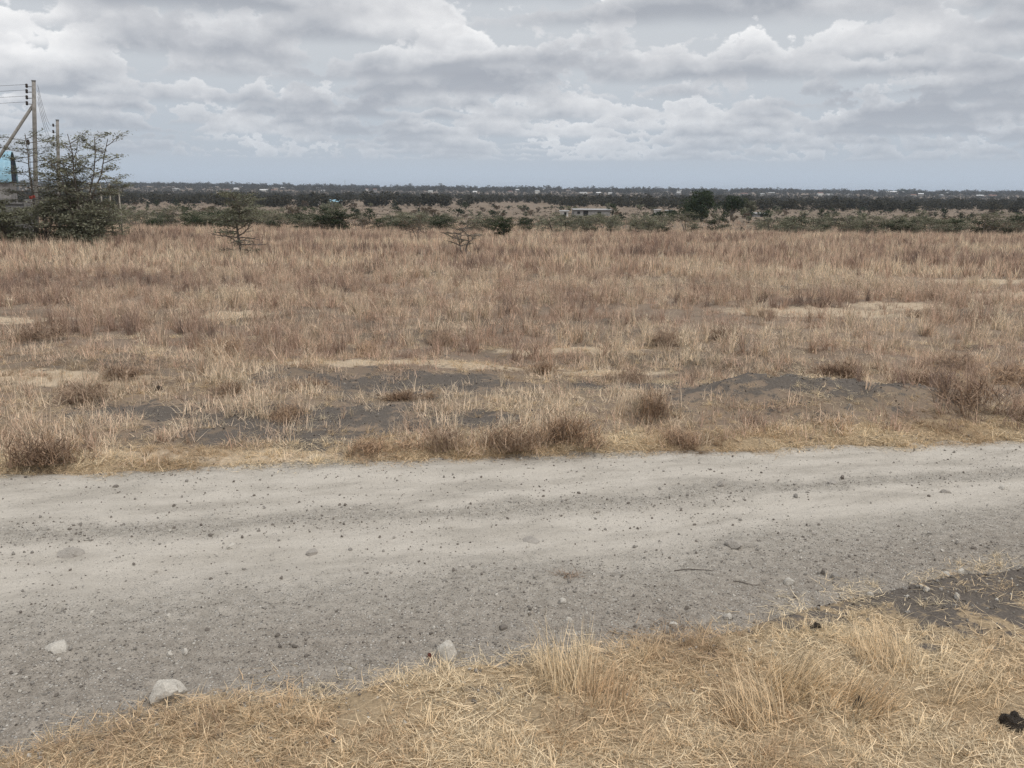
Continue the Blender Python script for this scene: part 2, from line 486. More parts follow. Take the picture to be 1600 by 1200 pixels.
def land(x, y):
    """Height of the ground at x, y (the road bed included)."""
    x, y = np.asarray(x, float), np.asarray(y, float)
    r = np.hypot(x * 0.35, y) * np.sign(y)
    z = np.interp(r, TZ[:, 0], TZ[:, 1])
    yn, yf = edge_near(x), edge_far(x)
    inside = sstep(y - yn, -0.12, 0.12) * (1 - sstep(y - yf, -0.10, 0.10))
    z = z + (fbm(x * 0.8, y * 0.8, 21) - 0.5) * 0.16 * sstep(y - yf, 0.0, 1.6) * (1 - sstep(y, 60, 90))
    z = z + (fbm(x * 3.5, y * 3.5, 22, 3) - 0.5) * 0.085 * (1 - inside) * (1 - sstep(y, 30, 40))
    z = z + ell(x, y, MOUND) * (0.29 + 0.12 * (fbm(x * 5, y * 5, 28) - 0.5))
    z = z + (fbm(x / 28, y / 28, 23) - 0.5) * 0.9 * sstep(y, 25, 110)
    z = z + (fbm(x / 260, y / 260, 24) - 0.5) * 3.0 * sstep(y, 250, 800)
    z = z + 8.0 * (fbm(x / 900, 0 * y, 27, 3) - 0.5) * sstep(y, 1600, 2600)
    z = z + 5.0 * sstep(-x, -200, 900) * sstep(y, 1700, 2800)
    return z + 0.025 * (1 - inside) - 0.05 * inside


def axis(core, a, b, grow, lim):
    """Even steps inside a..b, then steps growing outwards to +-lim."""
    out = list(np.arange(a, b + core / 2, core))
    d, v = core, out[-1]
    while v < lim[1]:
        d *= grow; v += d; out.append(v)
    d, v = core, out[0]
    while v > lim[0]:
        d *= grow; v -= d; out.insert(0, v)
    return np.array(out)


def sheet(name, xs, ys, zf, mat, attr_f):
    X, Y = np.meshgrid(xs, ys)
    Z = zf(X, Y)
    V = np.stack([X.ravel(), Y.ravel(), Z.ravel()], 1)
    ny, nx = X.shape
    i = (np.arange(ny - 1)[:, None] * nx + np.arange(nx - 1)[None, :]).ravel()
    Fq = np.stack([i, i + 1, i + nx + 1, i + nx], 1)
    me = mesh_np(name, V, Fq, mat, attr_f(X, Y), smooth=True)
    return link(name, me)


def ground_attrs(x, y):
    yn, yf, pale, soil, straw, verge = masks(x, y)
    return {'straw': straw, 'soil': soil, 'pale': pale * (1 - verge)}


ground = sheet('ground', axis(0.06, -7, 7, 1.09, (-7000, 7000)), axis(0.055, 1.2, 13, 1.05, (-300, 8000)), land, M['ground'], ground_attrs)
prop(ground, 'dry savanna ground of straw litter and dark soil', kind='structure')


def across(x, y):
    a, b = np.interp(x, NEAR_E[:, 0], NEAR_E[:, 1]), np.interp(x, FAR_E[:, 0], FAR_E[:, 1])
    return (y - a) / (b - a)


def road_z(x, y):
    s = across(x, y)
    z = 0.02 * (1 - (2 * s - 1) ** 2)
    z = z - 0.018 * np.exp(-((s - 0.47) / 0.09) ** 2) - 0.018 * np.exp(-((s - 0.82) / 0.09) ** 2)
    z = z + (fbm(x * 1.3, y * 1.9, 31) - 0.5) * 0.045 + (fbm(x * 5, y * 9, 32, 3) - 0.5) * 0.026 + (fbm(x * 20, y * 24, 33, 2) - 0.5) * 0.011
    return z - 0.012


def road_sheet():
    xs = axis(0.035, -5.2, 5.6, 1.12, (-250, 250))
    ts = np.linspace(-0.10, 1.08, 120)
    X = np.repeat(xs[None, :], len(ts), 0)
    a, b = np.interp(xs, NEAR_E[:, 0], NEAR_E[:, 1]), np.interp(xs, FAR_E[:, 0], FAR_E[:, 1])
    Y = a[None, :] + (b - a)[None, :] * ts[:, None]
    Z = road_z(X, Y)
    V = np.stack([X.ravel(), Y.ravel(), Z.ravel()], 1)
    ny, nx = X.shape
    i = (np.arange(ny - 1)[:, None] * nx + np.arange(nx - 1)[None, :]).ravel()
    Fq = np.stack([i, i + 1, i + nx + 1, i + nx], 1)
    me = mesh_np('road', V, Fq, M['road'], {'across': across(X, Y)}, smooth=True)
    return prop(link('road', me), 'pale dusty gravel road with worn wheel tracks', kind='structure')


road_sheet()


def top_z(x, y):
    """Height of whatever one stands on at x, y: road or ground."""
    g = land(x, y)
    s = across(x, y)
    return np.where((s > -0.1) & (s < 1.08), np.maximum(g, road_z(x, y)), g)


def gz(x, y): return float(top_z(np.array([x]), np.array([y]))[0])


# ================================================================== scattering (grass, grit and far woodland: what nobody could count)
def scatter(name, protos, P, rot, scl, idx, hue, label, cat):
    me = bpy.data.meshes.new(name)
    n = len(P)
    me.vertices.add(n)
    me.vertices.foreach_set('co', np.asarray(P, dtype=np.float32).ravel())
    a = me.attributes.new('rot', 'FLOAT_VECTOR', 'POINT'); a.data.foreach_set('vector', np.asarray(rot, dtype=np.float32).ravel())
    a = me.attributes.new('scl', 'FLOAT_VECTOR', 'POINT'); a.data.foreach_set('vector', np.asarray(scl, dtype=np.float32).ravel())
    a = me.attributes.new('pick', 'INT', 'POINT'); a.data.foreach_set('value', np.asarray(idx, dtype=np.int32))
    add_attr(me, 'hue', hue)
    o = link(name, me)
    prop(o, label, cat, kind='stuff')
    g = bpy.data.node_groups.new(name, 'GeometryNodeTree')
    g.interface.new_socket('Geometry', in_out='INPUT', socket_type='NodeSocketGeometry')
    g.interface.new_socket('Geometry', in_out='OUTPUT', socket_type='NodeSocketGeometry')
    gi, go = g.nodes.new('NodeGroupInput'), g.nodes.new('NodeGroupOutput')
    join = g.nodes.new('GeometryNodeJoinGeometry')
    for pm in protos:
        src = bpy.data.objects.new(name + '_pattern', pm)          # never linked to the scene: only its geometry is used
        oi = g.nodes.new('GeometryNodeObjectInfo'); oi.inputs['Object'].default_value = src
        ti = g.nodes.new('GeometryNodeGeometryToInstance')
        g.links.new(oi.outputs['Geometry'], ti.inputs[0]); g.links.new(ti.outputs[0], join.inputs[0])
    iop = g.nodes.new('GeometryNodeInstanceOnPoints')
    def named(nm, dt):
        a_ = g.nodes.new('GeometryNodeInputNamedAttribute'); a_.data_type = dt; a_.inputs['Name'].default_value = nm
        return a_.outputs['Attribute']
    g.links.new(gi.outputs[0], iop.inputs['Points']); g.links.new(join.outputs[0], iop.inputs['Instance'])
    iop.inputs['Pick Instance'].default_value = True
    g.links.new(named('pick', 'INT'), iop.inputs['Instance Index'])
    er = g.nodes.new('FunctionNodeEulerToRotation'); g.links.new(named('rot', 'FLOAT_VECTOR'), er.inputs[0])
    g.links.new(er.outputs[0], iop.inputs['Rotation']); g.links.new(named('scl', 'FLOAT_VECTOR'), iop.inputs['Scale'])
    g.links.new(iop.outputs[0], go.inputs[0])
    md = o.modifiers.new('scatter', 'NODES'); md.node_group = g
    return o


def blades(rng, n, h, spread, width, lean, curl, seg=3, azim=None, root_z=0.0, zmax=0.0):
    """n dry blades as tapering ribbons; h, width, lean, curl are (low, high) ranges. Returns verts, faces, blade attribute."""
    k = 2 * seg + 1
    V = np.zeros((n, k, 3)); A = np.repeat(rng.random(n)[:, None], k, 1)
    r = spread * np.sqrt(rng.random(n)); t = rng.random(n) * 2 * np.pi
    base = np.stack([r * np.cos(t), r * np.sin(t), root_z + zmax * rng.random(n)], 1)
    az = rng.random(n) * 2 * np.pi if azim is None else azim[0] + (rng.random(n) - 0.5) * azim[1]
    L = h[0] + (h[1] - h[0]) * rng.random(n)
    W = width[0] + (width[1] - width[0]) * rng.random(n)
    th = lean[0] + (lean[1] - lean[0]) * rng.random(n)
    cu = curl[0] + (curl[1] - curl[0]) * rng.random(n)
    wa = az + np.pi / 2 + (rng.random(n) - 0.5) * 1.6
    side = np.stack([np.cos(wa), np.sin(wa), np.zeros(n)], 1)
    p = base.copy()
    for s in range(seg + 1):
        w = W * (1 - (s / seg) ** 1.5) * 0.5
        if s < seg:
            V[:, 2 * s] = p - side * w[:, None]; V[:, 2 * s + 1] = p + side * w[:, None]
        else:
            V[:, 2 * s] = p
        a = th + cu * s / seg
        kink = (rng.random(n) - 0.5) * 0.35
        dirv = np.stack([np.sin(a) * np.cos(az + kink), np.sin(a) * np.sin(az + kink), np.cos(a)], 1)
        p = p + dirv * (L / seg)[:, None]
    T = []
    for s in range(seg - 1):
        T += [(2 * s, 2 * s + 1, 2 * s + 3), (2 * s, 2 * s + 3, 2 * s + 2)]
    T.append((2 * seg - 2, 2 * seg - 1, 2 * seg))
    T = np.array(T)
    Fc = (np.arange(n)[:, None, None] * k + T[None]).reshape(-1, 3)
    return V.reshape(-1, 3), Fc, A.ravel()


def merge(parts):
    V, Fc, A, b = [], [], [], 0
    for v, f, a in parts:
        V.append(v); Fc.append(f + b); A.append(a); b += len(v)
    return np.concatenate(V), np.concatenate(Fc), np.concatenate(A)


def blade_mesh(name, parts, mat):
    v, f, a = merge(parts)
    return mesh_np(name, v, f, mat, {'blade': a})


def twiggy(rng, n, h, spread, width):
    """Dead forb: kinked stems with side twigs."""
    out = []
    v, f, a = blades(rng, n, h, spread * 0.35, width, (0.0, 0.75), (-0.2, 0.6), 3)
    out.append((v, f, a))
    K = 7
    st = v.reshape(n, K, 3)
    for j in range(4):
        s = rng.integers(1, 3, n)
        t = rng.random(n)
        a0 = (st[np.arange(n), 2 * s] + st[np.arange(n), 2 * s + 1]) / 2
        b0 = np.where((s == 2)[:, None], st[:, 6], (st[:, 4] + st[:, 5]) / 2)
        p = a0 + (b0 - a0) * t[:, None]
        v2, f2, a2 = blades(rng, n, (h[0] * 0.2, h[1] * 0.38), 0.0, (width[0] * 0.8, width[1] * 0.8), (0.3, 1.4), (-0.5, 0.5), 2)
        v2 = (v2.reshape(n, 5, 3) + p[:, None, :]).reshape(-1, 3)
        out.append((v2, f2, a2))
    return out

# ================================================================== grass
rng = np.random.default_rng(7)


def frustum_pts(y0, y1, dens, margin=2.5, half=0.62):
    """Random points over the wedge of land the photograph looks along, a few steps wider each side."""
    w1 = half * y1 + margin
    n = int(dens * 2 * w1 * (y1 - y0))
    x = (rng.random(n) * 2 - 1) * w1
    y = y0 + (y1 - y0) * rng.random(n)
    k = np.abs(x) < half * y + margin
    return x[k], y[k]


CLUMPS = ((0.15, 7.75, 1.4, 0.35), (-3.9, 7.3, 0.9, 0.5), (1.4, 8.4, 0.6, 0.5), (4.7, 9.0, 0.8, 0.6), (-4.5, 9.1, 0.6, 0.4), (-2.3, 8.5, 0.5, 0.3))


def field_cover(x, y):
    """How thickly tall dry grass stands, 0..1."""
    yn, yf, pale, soil, straw, verge = masks(x, y)
    c = sstep(fbm(x * 0.55, y * 0.8, 41), 0.30, 0.52) * (0.25 + 0.75 * sstep(fbm(x * 1.7, y * 1.7, 42, 2), 0.36, 0.56))
    c = np.maximum(c, sstep(y, 13, 22) * (0.30 + 0.6 * sstep(fbm(x * 0.9, y * 0.55, 44, 3), 0.40, 0.58)))
    near = sstep(y - 0.22 * x, 9.6, 12.2)
    c = c * (0.45 + 0.55 * near)
    c = c * (1 - np.clip(pale * 1.35, 0, 1)) * (1 - np.clip(soil * 1.05, 0, 0.8))
    c = c * (1 - np.clip(ell(x, y, MOUND) * 1.6, 0, 1))
    for q in CLUMPS:
        c = np.maximum(c, 0.75 * ell(x, y, q))
    return c * (y > yf + 0.10)


def hue_field(x, y):
    a = fbm(x * 0.16, y * 0.22, 51)
    b = fbm(x * 0.9, y * 1.1, 52)
    return np.clip(0.36 + (a - 0.5) * 1.05 + (b - 0.5) * 1.15 + (rng.random(len(x)) - 0.5) * 0.55, 0, 1)


tall = []
for i in range(5):           # rooted tussocks that fan out
    tall.append(blade_mesh('tall_grass', [blades(rng, 24, (0.20, 0.50), 0.05, (0.005, 0.010), (0.0, 0.55), (0.1, 1.1)), blades(rng, 14, (0.10, 0.26), 0.09, (0.005, 0.009), (0.4, 1.1), (0.2, 1.0)),
                                          blades(rng, 4, (0.40, 0.62), 0.04, (0.004, 0.006), (0.0, 0.3), (0.0, 0.6))], M['field']))
for i in range(4):
    tall.append(blade_mesh('dry_forb', twiggy(rng, 13, (0.16, 0.40), 0.16, (0.006, 0.010)), M['field']))
low_t = [blade_mesh('short_grass', [blades(rng, 34, (0.05, 0.19), 0.13, (0.004, 0.008), (0.1, 1.2), (0.0, 1.0), 2), blades(rng, 10, (0.06, 0.15), 0.15, (0.004, 0.007), (1.2, 1.6), (-0.1, 0.3), 2, zmax=0.03)], M['field']) for i in range(4)]
far_t = []
for i in range(4):           # the same grass, fewer and broader blades, for the far half of the field
    far_t.append(blade_mesh('tall_grass', [blades(rng, 13, (0.20, 0.52), 0.07, (0.016, 0.030), (0.0, 0.55), (0.1, 0.9), 2), blades(rng, 3, (0.4, 0.65), 0.06, (0.010, 0.016), (0.0, 0.3), (0.0, 0.5), 2)], M['field']))
for i in range(3):
    far_t.append(blade_mesh('dry_forb', [blades(rng, 14, (0.14, 0.36), 0.13, (0.016, 0.030), (0.1, 1.0), (-0.2, 0.7), 2)], M['field']))

x, y = [], []
for y0, y1, dn in ((6.5, 12, 20), (12, 20, 15), (20, 34, 11), (34, 52, 8), (52, 78, 5.5), (78, 130, 2.0), (130, 220, 0.6)):
    a, b = frustum_pts(y0, y1, dn)
    x.append(a); y.append(b)
x, y = np.concatenate(x), np.concatenate(y)
k = rng.random(len(x)) < field_cover(x, y)
x, y = x[k], y[k]
n = len(x)
hue = hue_field(x, y)
forb = rng.random(n) < np.clip((hue - 0.40) * 1.9, 0.08, 0.85)
idx = np.where(forb, rng.integers(5, 9, n), rng.integers(0, 5, n))
s = (0.62 + 0.6 * fbm(x * 0.35, y * 0.35, 61)) * (0.8 + 0.4 * rng.random(n)) * (1 + 0.22 * sstep(y, 20, 50))
s = s * (0.50 + 0.5 * sstep(y - 0.15 * x, 9, 12.5))
hue = np.clip(hue + 0.12 * (y < 9.5), 0, 1)
for q in CLUMPS: s = s * (1 + 0.8 * ell(x, y, q))
P = np.stack([x, y, land(x, y) - 0.01], 1)
rot = np.stack([(rng.random(n) - 0.5) * 0.3, (rng.random(n) - 0.5) * 0.3, rng.random(n) * 6.283], 1)
sc3 = np.stack([s, s, s * (0.85 + 0.3 * rng.random(n))], 1)
nr = y < 26
scatter('field_grass', tall, P[nr], rot[nr], sc3[nr], idx[nr], hue[nr], 'tall dry brown grass and dead weeds in the nearer half of the field', 'grass')
fi = np.where(forb, rng.integers(4, 7, n), rng.integers(0, 4, n))
scatter('field_grass', far_t, P[~nr], rot[~nr], sc3[~nr], fi[~nr], hue[~nr], 'tall dry grass in the farther half of the field, up to the scrub', 'grass')
x, y = [], []
for y0, y1, dn in ((6.5, 13, 27), (13, 22, 19), (22, 36, 10)):
    a, b = frustum_pts(y0, y1, dn)
    x.append(a); y.append(b)
x, y = np.concatenate(x), np.concatenate(y)
yn, yf, pale, soil, straw, verge = masks(x, y)
cov = (y > yf + 0.06) * (0.35 + 0.65 * sstep(fbm(x * 0.9, y * 1.2, 45), 0.35, 0.55)) * (1 - 0.8 * np.clip(pale * 1.3, 0, 1)) * (1 - 0.8 * np.clip(soil * 1.1, 0, 1)) * (1 - 0.7 * np.clip(1.5 * ell(x, y, MOUND), 0, 1))
k = rng.random(len(x)) < cov
x, y = x[k], y[k]
n2 = len(x)
s2 = 0.7 + 0.6 * rng.random(n2)
scatter('short_grass', low_t, np.stack([x, y, land(x, y) - 0.01], 1), np.stack([np.zeros(n2), np.zeros(n2), rng.random(n2) * 6.283], 1), np.stack([s2, s2, s2], 1), rng.integers(0, 4, n2), np.clip(hue_field(x, y) + 0.05, 0, 1),
        'short dry grass filling the gaps between the tussocks', 'grass')
print('field tufts', n, n2)

# flattened straw and stubble: the near verge, the strip along the far edge of the road and the thin places of the field
lit = []
for i in range(4):
    lit.append(blade_mesh('straw', [blades(rng, 46, (0.04, 0.17), 0.18, (0.0020, 0.0058), (1.30, 1.64), (-0.15, 0.30), 3, zmax=0.016),
                                    blades(rng, 14, (0.02, 0.07), 0.17, (0.0020, 0.005), (0.3, 1.3), (0.2, 1.0), 2)], M['straw']))
for i in range(4):           # small rooted tufts, cropped short
    lit.append(blade_mesh('stubble', [blades(rng, 34, (0.03, 0.13), 0.035, (0.0020, 0.0048), (0.2, 1.35), (0.2, 1.3), 3),
                                      blades(rng, 22, (0.04, 0.12), 0.16, (0.0020, 0.005), (1.3, 1.62), (-0.1, 0.3), 2, zmax=0.014)], M['straw']))
x0 = (rng.random(15000) - 0.5) * 13.0; y0 = 1.9 + rng.random(15000) * 4.4
yn, yf, pale, soil, straw, verge = masks(x0, y0)
cov = sstep(yn - y0, -0.22, 0.16) * (1 - 0.80 * np.clip(soil * 1.4 - 0.15, 0, 1)) * (0.60 + 0.40 * sstep(fbm(x0 * 1.7, y0 * 1.7, 71), 0.32, 0.55))
k = rng.random(len(x0)) < cov
xa, ya = x0[k], y0[k]
x1, y1 = frustum_pts(6.4, 13.5, 56)
yn, yf, pale, soil, straw, verge = masks(x1, y1)
edge = np.exp(-((y1 - yf - 0.20) / 0.24) ** 2)
cov = np.clip(0.50 * sstep(fbm(x1 * 1.1, y1 * 1.5, 72), 0.25, 0.55) + 0.95 * edge + 0.5 * pale, 0, 1) * (1 - 0.70 * np.clip(soil * 1.3, 0, 1)) * sstep(y1 - yf, -0.16, 0.06)
cov = np.maximum(cov, 0.75 * ell(x1, y1, (3.4, 8.55, 1.9, 0.35)))
cov = np.maximum(cov, 0.22 * ell(x1, y1, MOUND))
k = rng.random(len(x1)) < cov
xb, yb = x1[k], y1[k]
x2 = -8 + 17 * rng.random(1500); y2 = edge_far(x2) - 0.08 + 0.62 * rng.random(1500) ** 1.3
x, y = np.concatenate([xa, xb, x2]), np.concatenate([ya, yb, y2])
n = len(x)
nearv = y < 6.0
hue = np.clip(0.34 + (fbm(x * 1.2, y * 1.2, 73) - 0.5) * 1.7 + (rng.random(n) - 0.5) * 0.6 + np.where(nearv, 0, 0.06), 0, 1)
s = 0.55 + 0.5 * rng.random(n)
P = np.stack([x, y, top_z(x, y) - 0.004], 1)
scatter('straw_litter', lit, P, np.stack([(rng.random(n) - 0.5) * 0.16, (rng.random(n) - 0.5) * 0.16, rng.random(n) * 6.283], 1), np.stack([s, s, s], 1), rng.integers(0, 8, n), hue,
        'golden straw and short stubble lying along both edges of the road', 'straw')
print('straw', n)


# ================================================================== stones
def stone_mesh(seed, mat, w=1.0, sub=2, rough=0.32, cut=True):
    r = np.random.default_rng(seed)
    bm = bmesh.new()
    bmesh.ops.create_icosphere(bm, subdivisions=sub, radius=0.5)
    planes = [(Vector(r.normal(size=3)).normalized(), 0.24 + 0.16 * r.random()) for _ in range(13)]
    off = r.random(3) * 50
    for v in bm.verts:
        d = v.co.normalized()
        f = 0.5 * (1 + rough * (float(fbm(d.x * 1.6 + off[0] + d.z, d.y * 1.6 + off[1] - d.z * 0.7, seed, 3)) - 0.5) * 2)
        q = d * f
        for pn, pd in planes if cut else []:
            e = q.dot(pn) - pd
            if e > 0: q = q - pn * e * 0.92
        v.co = q * (1 + 0.20 * (float(fbm(d.x * 6 + off[1], d.y * 6 + d.z * 5, seed + 7, 2)) - 0.5))
    me = bpy.data.meshes.new('stone')
    bm.to_mesh(me); bm.free()
    me.materials.append(mat)
    return me


peb = [stone_mesh(100 + i, M[['stone_pale', 'stone_dust', 'stone_dust', 'stone_grey', 'stone_dark', 'stone_dust'][i]], sub=1) for i in range(6)]
n0 = 80000
x = (rng.random(n0) - 0.5) * 15; y = 2.0 + rng.random(n0) * 7.2
sa = across(x, y)
dn = np.where(sa < 0.36, 0.85, 0.24) + 0.6 * np.exp(-((sa - 0.61 - 0.06 * (fbm(x * 0.6, y * 0.1, 83) - 0.5)) / 0.06) ** 2) + 0.25 * np.exp(-((sa - 1.0) / 0.05) ** 2)
dn = dn * (0.35 + 1.1 * sstep(fbm(x * 1.5, y * 1.5, 81), 0.35, 0.6)) * ((sa < 1.03) * sstep(sa, -0.16, -0.02))
k = rng.random(n0) < dn
x, y, sa = x[k], y[k], sa[k]
n = len(x)
s = 0.005 + 0.013 * rng.random(n) ** 2.2 + 0.026 * rng.random(n) ** 11
P = np.stack([x, y, top_z(x, y) + s * 0.12], 1)
scatter('road_gravel', peb, P, rng.random((n, 3)) * 6.283, np.stack([s, s, s * 0.75], 1), np.where(sa > 0.34, np.array([1, 2, 5, 1, 2, 3])[rng.integers(0, 6, n)], np.array([0, 1, 2, 3, 4, 5, 1, 2, 5, 0, 1, 3, 1, 2, 3, 5, 2, 0, 1, 2, 5, 3, 1, 5, 2, 0, 5, 1, 2, 1])[rng.integers(0, 30, n)]), rng.random(n), 'loose grey and white gravel scattered over the road', 'gravel')
print('gravel', n)

x = np.concatenate([(rng.random(26000) - 0.5) * 14, 1.6 + rng.random(2500) * 3]); y = np.concatenate([6.9 + rng.random(26000) * 4.6, 3.6 + rng.random(2500) * 1.9])
yn, yf, pale, soil, straw, verge = masks(x, y)
k = rng.random(len(x)) < np.clip(soil, 0, 1) * 1.0 * ((y > yf) | (y < yn + 0.1))
x, y = x[k], y[k]
n = len(x)
s = 0.006 + 0.020 * rng.random(n) ** 2.5 + 0.02 * rng.random(n) ** 14
P = np.stack([x, y, land(x, y) + s * 0.1], 1)
crumb = [stone_mesh(140 + i, M[['stone_dark', 'clod', 'stone_grey', 'stone_dark'][i]], sub=1) for i in range(4)]
scatter('soil_crumbs', crumb, P, rng.random((n, 3)) * 6.283, np.stack([s, s, s * 0.8], 1), rng.integers(0, 4, n), rng.random(n), 'crumbly dark clods of black soil on the bare patches', 'soil')

# x, y, width, height, kind, label (None: one of the small stones that nothing tells apart)
STONES = [
    (-1.52, 3.56, 0.165, 0.085, 'p', 'large pale block of stone with a saddle-shaped top, beside the straw verge'),
    (-0.29, 3.92, 0.105, 0.078, 'p', 'rounded whitish stone at the tip of the straw verge, next to a small red stone'),
    (-2.19, 3.98, 0.165, 0.050, 'p', 'wide pale stone half sunk into the dark gravel shoulder'),
    (-2.69, 5.14, 0.212, 0.060, 't', 'grey slab of rock half buried in the worn near wheel track'),
    (-2.29, 5.58, 0.082, 0.022, 't', 'thin flat pale stone in the gravel ridge between the wheel tracks'),
    (-1.22, 5.20, 0.123, 0.030, 't', 'long flat dusty stone barely showing in the near wheel track'),
    (-1.63, 3.94, 0.045, 0.034, 'p', 'first of two small white stones side by side above the large block'),
    (-1.56, 3.95, 0.050, 0.036, 'p', 'second of two small white stones side by side, with a flatter top'),
    (-2.98, 6.45, 0.095, 0.030, 'd', 'flat dark chip of rock near the far edge of the road'),
    (-0.38, 3.94, 0.038, 0.034, 'r', 'small dark red stone touching the rounded whitish one'),
    (-0.03, 4.22, 0.080, 0.030, 'd', 'flat blackish clod on the middle of the gravel shoulder'),
    (0.14, 5.46, 0.170, 0.018, 't', 'broad dusty slab worn flush with the near wheel track'),
    (2.61, 6.71, 0.078, 0.060, 'd', 'dark brown stone standing highest on the gravel ridge'),
    (2.49, 6.60, 0.126, 0.036, 't', 'flat grey lump on the gravel ridge just before the dark brown stone'),
    (1.62, 6.53, 0.105, 0.055, 't', 'pale weathered stone on the far wheel track'),
    (1.42, 5.31, 0.145, 0.062, 't', 'pale wedge-shaped slab at the edge of the near track'),
    (1.87, 4.97, 0.045, 0.058, 'd', 'upright black stone on the shoulder behind a grey flat one'),
    (1.92, 4.92, 0.105, 0.042, 'g', 'grey flat stone leaning against the upright black one'),
    (1.62, 4.81, 0.090, 0.055, 'p', 'knobbly off-white stone on the shoulder'),
    (2.65, 4.90, 0.068, 0.052, 'p', 'off-white stone by the black soil, taller of a pair'),
    (2.55, 4.87, 0.058, 0.040, 'p', 'off-white stone by the black soil, smaller of a pair'),
    (2.48, 4.60, 0.068, 0.040, 'p', 'lone whitish stone lying on the black soil'),
    (1.16, 4.38, 0.058, 0.040, 'p', 'whitish stone among grit where the straw begins'),
    (1.56, 4.20, 0.050, 0.032, 'b', 'crumbly dark brown clod of earth in the straw'),
    (3.29, 6.45, 0.095, 0.046, 't', 'grey stone on the gravel ridge near the frame edge'),
    (2.12, 3.36, 0.095, 0.055, 'b', 'black lump of dried dung in the foreground straw'),
    (1.51, 3.49, 0.050, 0.035, 'b', 'small black clod deep in the leaning foreground grass'),
    (-3.89, 9.65, 0.065, 0.045, 'b', 'black clod sitting on the bare patch across the road'),
]
SMALL = [(-1.73, 5.27, 0.085, 0.036, 'p'), (-1.77, 4.31, 0.051, 0.026, 'p'), (-0.74, 3.82, 0.042, 0.03, 'p'), (-1.61, 3.46, 0.034, 0.025, 'g'), (0.3, 4.53, 0.056, 0.026, 'p'), (0.31, 4.31, 0.056, 0.026, 'p'), (2.11, 6.28, 0.06, 0.034, 'g'), (2.02, 4.65, 0.05, 0.034, 'p'), (2.34, 4.67, 0.05, 0.03, 'p'), (0.96, 4.47, 0.042, 0.032, 'd'), (3.79, 6.55, 0.08, 0.042, 'p'), (0.86, 4.3, 0.06, 0.028, 'p')]
KM = {'t': 'stone_dust', 'p': 'stone_pale', 'g': 'stone_grey', 'd': 'stone_dark', 'r': 'stone_red', 'b': 'clod'}
SM = {k_: [stone_mesh(200 + 10 * j + i, M[v_], sub=3 if k_ in 'tpgb' else 2, rough=0.6 if k_ == 'b' else 0.35, cut=k_ != 'b') for i in range(4)] for j, (k_, v_) in enumerate(KM.items())}
LOOSE = {}
for i, st in enumerate(STONES + [q + (None,) for q in SMALL]):
    px_, py_, w_, h_, kd, lb = st
    nm = 'earth_clod' if kd == 'b' else 'stone'
    sink = 0.36 if h_ > 0.42 * w_ else 0.50
    if i > 1 and kd != 'b': w_, h_ = w_ * 0.78, h_ * 0.8
    if kd == 'd' and i % 3 == 0: w_, h_ = w_ * 0.8, h_ * 0.8
    zz = h_ / (1 - sink) * 1.15
    o = link(nm, SM[kd][i % 4], loc=(px_, py_, gz(px_, py_) + zz * (0.5 - sink) * 0.92), rz=rng.random() * 6.28, sc=(w_ * 1.12, w_ * (0.75 + 0.3 * rng.random()), zz))
    if i == 0:
        o.rotation_euler = (0, 0, 0.2); o.scale = (w_ * 1.15, w_ * 0.8, zz)
    if i == 1:
        o.data = SM['p'][0]; o.rotation_euler = (0, 0, 2.4); o.scale = (w_ * 1.15, w_ * 0.95, zz)
    if lb: prop(o, lb, 'clod' if kd == 'b' else 'stone')
    else: LOOSE.setdefault(('dark' if kd == 'd' else 'pale' if kd == 'p' else 'grey', 'gravel shoulder' if across(px_, py_) < 0.36 else 'worn wheel tracks'), []).append(o)
for (tone, where), objs in LOOSE.items():
    label_in_order(objs, 'small ' + tone + ' loose stone on the ' + where + ', {} of its kind from the left', 'stone', f'small {tone} loose stones on the {where}')


# ================================================================== shrubs across the road and tufts in the straw
def shrub_meshes(seed, dense):
    """Several tangled sub-clumps of unequal height; unit width and height."""
    r = np.random.default_rng(seed)
    tw, lf = [], []
    nc = 7 if dense else 5
    for j in range(nc):
        rr, t = 0.36 * math.sqrt(r.random()), r.random() * 6.283
        off = np.array([rr * math.cos(t), rr * math.sin(t), 0])
        top = (1.0 - 0.9 * rr) * (0.65 + 0.4 * r.random())
        for v, f, a in twiggy(r, 16, (0.35 * top, 0.95 * top), 0.5, (0.006, 0.012)):
            tw.append((v + off, f, a))
        v, f, a = blades(r, 120 if dense else 80, (0.10, 0.34), 0.20, (0.006, 0.012), (0.1, 1.35), (-0.2, 1.0), 2, zmax=0.5 * top)
        lf.append((v + off, f, a))
    lf.append(blades(r, 90, (0.2, 0.5), 0.5, (0.006, 0.011), (0.2, 1.2), (0.1, 0.9), 3))
    return blade_mesh('twigs', tw, M['twig']), blade_mesh('dry_leaves', lf, M['twigleaf'])


